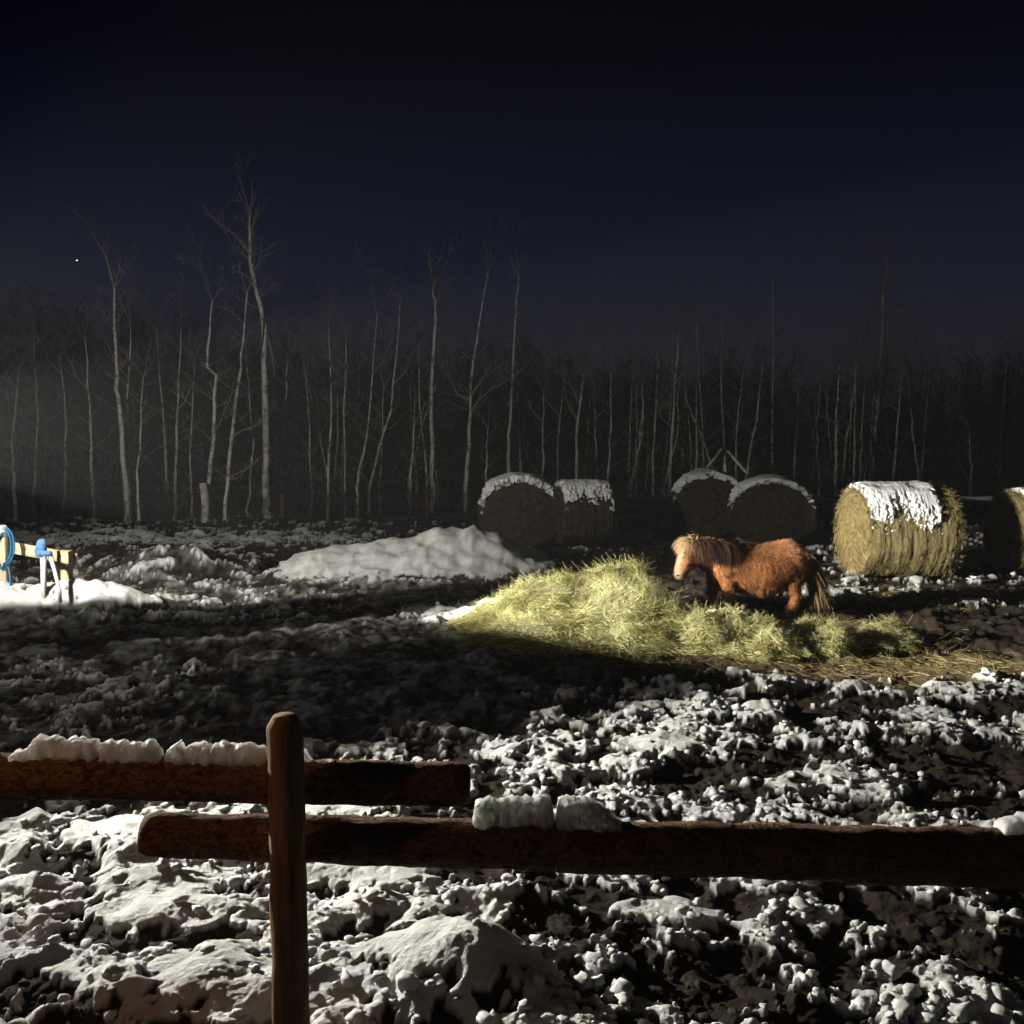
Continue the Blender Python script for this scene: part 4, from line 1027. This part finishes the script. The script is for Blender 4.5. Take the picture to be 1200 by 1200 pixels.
OL = ['thin birch rising straight up out of the snow bank behind the blue hose', 'thin birch just right of the birch with the long left branch', 'very faint thin birch left of the kinked birch and the stump',
 'short thin birch in front of the thin birch beside the long branched birch', 'thin straight birch topping out level with the wood right of the bent topped birch', 'thin birch with slightly bowed trunk above the left end of the snow heap',
 'upright thin birch close beside the bowed birch above the snow heap', 'birch leaning steadily right as it rises above the snow heap', 'strongly right leaning thin birch crossing behind the snow heap birches', 'short upright birch between the leaning birches and the forked birch',
 'thin upright birch rising behind the thick capped bale', 'thin straight birch right of the low fork crowned birch', 'thin straight birch left of the birch with short upturned branches',
 'birch with a left slanting top rising over the leaning poles', 'tall thin birch standing up behind the leaning poles', 'short birch curving right just beside the leaning poles', 'tallest faint birch standing alone behind the black shaded bale', 'thin birch touching the left side of the dense crowned birch', 'short birch just right of the dense crowned birch',
 'short pale broken birch trunk standing alone before the dark wood', 'short low birch at the foot of the crooked limbed birch', 'short thin birch left of the forked birch foot', 'faint thin birch left of the low fork crowned birch', 'faint thin birch just right of the low fork crowned birch', 'faint thin birch right of the straight birch near the small bale', 'faint left slanting birch between the upturned branched birch and the poles', 'faint thin birch right of the tallest lone birch', 'faint thin birch left of the straight isolated birch',
 'faint thin birch far behind the right shoulder of the snow streaked bale', 'faint left slanting birch behind the broken pale trunk', 'faint right slanting birch above the bale cut by the picture edge', 'thin birch just right of the bent topped birch foot', 'thin left slanting birch between the bent topped and bowed birches', 'thin birch with a bowed trunk between the sweeping birch and the bent topped birch', 'thin birch left of the kinked birch foot', 'thin left leaning birch left of the long branched birch', 'thin birch between the hose post birch and the long branched birch', 'thin birch above the timber fence end']
for i, (a, b2, c, Y) in enumerate(others):
    rg = random.Random(900 + i)
    build_tree('birch_tree', tp([a, b2, c], Y), rg.uniform(.038, .07), rg.uniform(.008, .014), 500 + i, OL[i], GRP, rg.randint(10, 18), (0.4, 1.5), FK(i, a, b2, c, Y), (0.3, 1.0), 1)
for i in range(34):
    rg = random.Random(1300 + i)
    cx_ = rg.choice([60, 190, 275, 340, 395, 450, 480, 530, 590, 620, 690, 745, 780, 830, 870, 1000, 1040]) + rg.gauss(0, 16); Y = rg.uniform(30, 40)
    tl = rg.gauss(0, 9); hh_ = rg.uniform(385, 470)
    build_tree('birch_tree', tp([(cx_, 562), (cx_ + tl, (562 + hh_) / 2), (cx_ + tl * rg.uniform(1, 2.4), hh_)], Y), rg.uniform(.035, .075), .01, 1400 + i, 'faint pale birch standing deeper inside the dark wood', 'faint birches deeper inside the wood', rg.randint(6, 14), (0.4, 1.4), (), (0.25, 1.0), 1)
st = P(239, 566, 25)
m = MB(); m.tube([(0, 0, -0.3), (0.02, 0, st.z * 0.5), (-0.03, 0, st.z)], [0.11, 0.10, 0.085], 9, True, 0.08)
tag(m.build('tree_stump', 'birch_bark', smooth=True, loc=(st.x, 25, 0)), 'short broken birch stump beside the kinked birch', 'stump')

# the wood behind: hundreds of saplings that read as one mass
m = MB(); rg = random.Random(77)
for i in range(2000):
    Y = rg.uniform(33, 75); X = rg.uniform(-0.62, 0.62) * Y
    pxx = 600 + 1200 * X / Y
    tall = np.interp(pxx, [0, 150, 330, 420, 560, 640, 720, 800, 900, 1000, 1100, 1200], [350, 370, 400, 405, 410, 405, 425, 430, 425, 435, 425, 405])
    H = P(pxx, tall + 26 * noise2(np.array([pxx / 70.0]), np.array([Y / 9.0]), 600)[0] + rg.triangular(-25, 120, 35), Y).z
    r = rg.uniform(0.015, 0.05)
    ln = Vector((rg.gauss(0, 0.10), rg.gauss(0, 0.10), 0)) * H
    b0 = Vector((X, Y, -0.4))
    a0, a1, a2 = b0, b0 + ln * 0.5 + Vector((0, 0, H * 0.5)), b0 + ln + Vector((0, 0, H + 0.4))
    m.tube([a0, a1, a2], [r, r * 0.7, 0.012], 3, False)
    for k in range(44):
        f = rg.uniform(0.08, 1.0) ** 0.8; q = a0.lerp(a2, f); a = rg.uniform(0, 6.28); L = rg.uniform(0.5, 1.7) * (1.1 - 0.4 * f)
        m.ribbon(q, q + Vector((math.cos(a) * L * 0.7, math.sin(a) * L * 0.7, L * rg.uniform(0.2, 1.0))), rg.uniform(0.015, 0.04))
tag(m.build('far_wood', 'dark_twigs'), 'dark mass of leafless saplings behind the birches', 'wood', kind='stuff')
# brush at the foot of the wood
N = 9000
y = rng.uniform(24.5, 33, N); x = rng.uniform(-0.6, 0.6, N) * y
k = (x < -2) | (y > 27); x, y = x[k], y[k]; N = len(x)
V, F, t = strands(np.c_[x, y, np.full(N, -0.3)], np.c_[rng.normal(0, 0.3, N), rng.normal(0, 0.3, N), np.ones(N)], rng.uniform(0.5, 1.7, N), rng.uniform(0.008, 0.016, N), rng.normal(0, 0.5, N), np.zeros(N))
tag(link('undergrowth', mesh_np('undergrowth', V, F), 'dark_twigs'), 'tangled dark brush at the foot of the wood', 'brush', kind='stuff')

# ------------------------------------------------------------------ the lamps themselves, standing outside the view
wl = empty('work_light', (LP.x, LP.y, 0)); tag(wl, 'tripod work light with three bright heads left of the paddock', 'lamp')
for k in range(3):
    a = k * 2.094 + 2.6
    m = MB(); m.tube([(0, 0, 0.75), (math.cos(a) * 0.5, math.sin(a) * 0.5, -0.1)], 0.014, 8); m.build('leg', 'black_metal', wl, True)
m = MB(); m.tube([(0, 0, 0.6), (0, 0, 3.05)], 0.018, 10); m.build('pole', 'black_metal', wl, True)
for (lp_, v, az, vaz, vdep) in lamp_dirs:
    q = v.to_track_quat('X', 'Z').to_matrix(); c = lp_ - v * 0.10 - Vector((LP.x, LP.y, 0))
    m = MB(); m.box((-0.05, -0.09, -0.065), (0.02, 0.09, 0.065), q, c); hd = m.build('lamp_head', 'black_metal', wl)
    m = MB(); m.box((0.021, -0.08, -0.055), (0.026, 0.08, 0.055), q, c); m.build('lens', 'lamp_lens', hd)
    # sheet metal visor added below the lens, unseen, to cut light off near ground
    nv_ = Vector((math.cos(R(vaz)), math.sin(R(vaz)), 0)); al = Vector((-nv_.y, nv_.x, 0))
    vd_ = 0.07 if vaz < 0 else 0.12
    ec = lp_ + nv_ * vd_ - Vector((0, 0, vd_ * math.tan(R(vdep)))) - Vector((LP.x, LP.y, 0))
    q2 = Matrix((al, nv_, Vector((0, 0, 1)))).transposed()
    m = MB(); m.box((-0.42, -0.002, -0.16), (0.42, 0.002, 0.0), q2, ec); m.build('added_visor', 'black_metal', hd)
m = MB(); m.tube([(0, 0, 3.04), (0, 0, 3.16), (0, 0, 3.19)], [0.03, 0.03, 0.015], 10); m.build('fill_bulb_socket', 'black_metal', wl, True)  # holder for the added fill bulb
lt_ = empty('lantern', (LANT.x - 0.16, LANT.y, 0)); tag(lt_, 'warm lantern on a plain pole beside the log fence', 'lamp')
m = MB(); m.tube([(0, 0, -0.3), (0, 0, LANT.z + 0.25)], 0.03, 10); m.build('pole', 'black_metal', lt_, True)
m = MB(); m.tube([(0, 0, LANT.z + 0.22), (0.16, 0, LANT.z + 0.2), (0.16, 0, LANT.z + 0.12)], 0.012, 8); m.build('arm', 'black_metal', lt_, True)
m = MB(); m.tube([(0.16, 0, LANT.z + 0.06), (0.16, 0, LANT.z + 0.13)], [0.09, 0.02], 14); m.build('shade', 'black_metal', lt_, True)

# ------------------------------------------------------------------ thin mist
mb = MB(); mb.box((-120, -6, -1.6), (120, 110, 16))
hz = mb.build('haze', None)
mm = bpy.data.materials.new('haze'); mm.use_nodes = True; nt = mm.node_tree; nt.nodes.clear()
o = nt.nodes.new('ShaderNodeOutputMaterial'); v = nt.nodes.new('ShaderNodeVolumePrincipled')
v.inputs['Color'].default_value = (0.9, 0.9, 0.95, 1); v.inputs['Density'].default_value = 0.00065; v.inputs['Anisotropy'].default_value = 0.0
nt.links.new(v.outputs[0], o.inputs['Volume'])
hz.data.materials.append(mm)
tag(hz, kind='stuff')
hz['label'] = 'thin night mist lit by the work light'
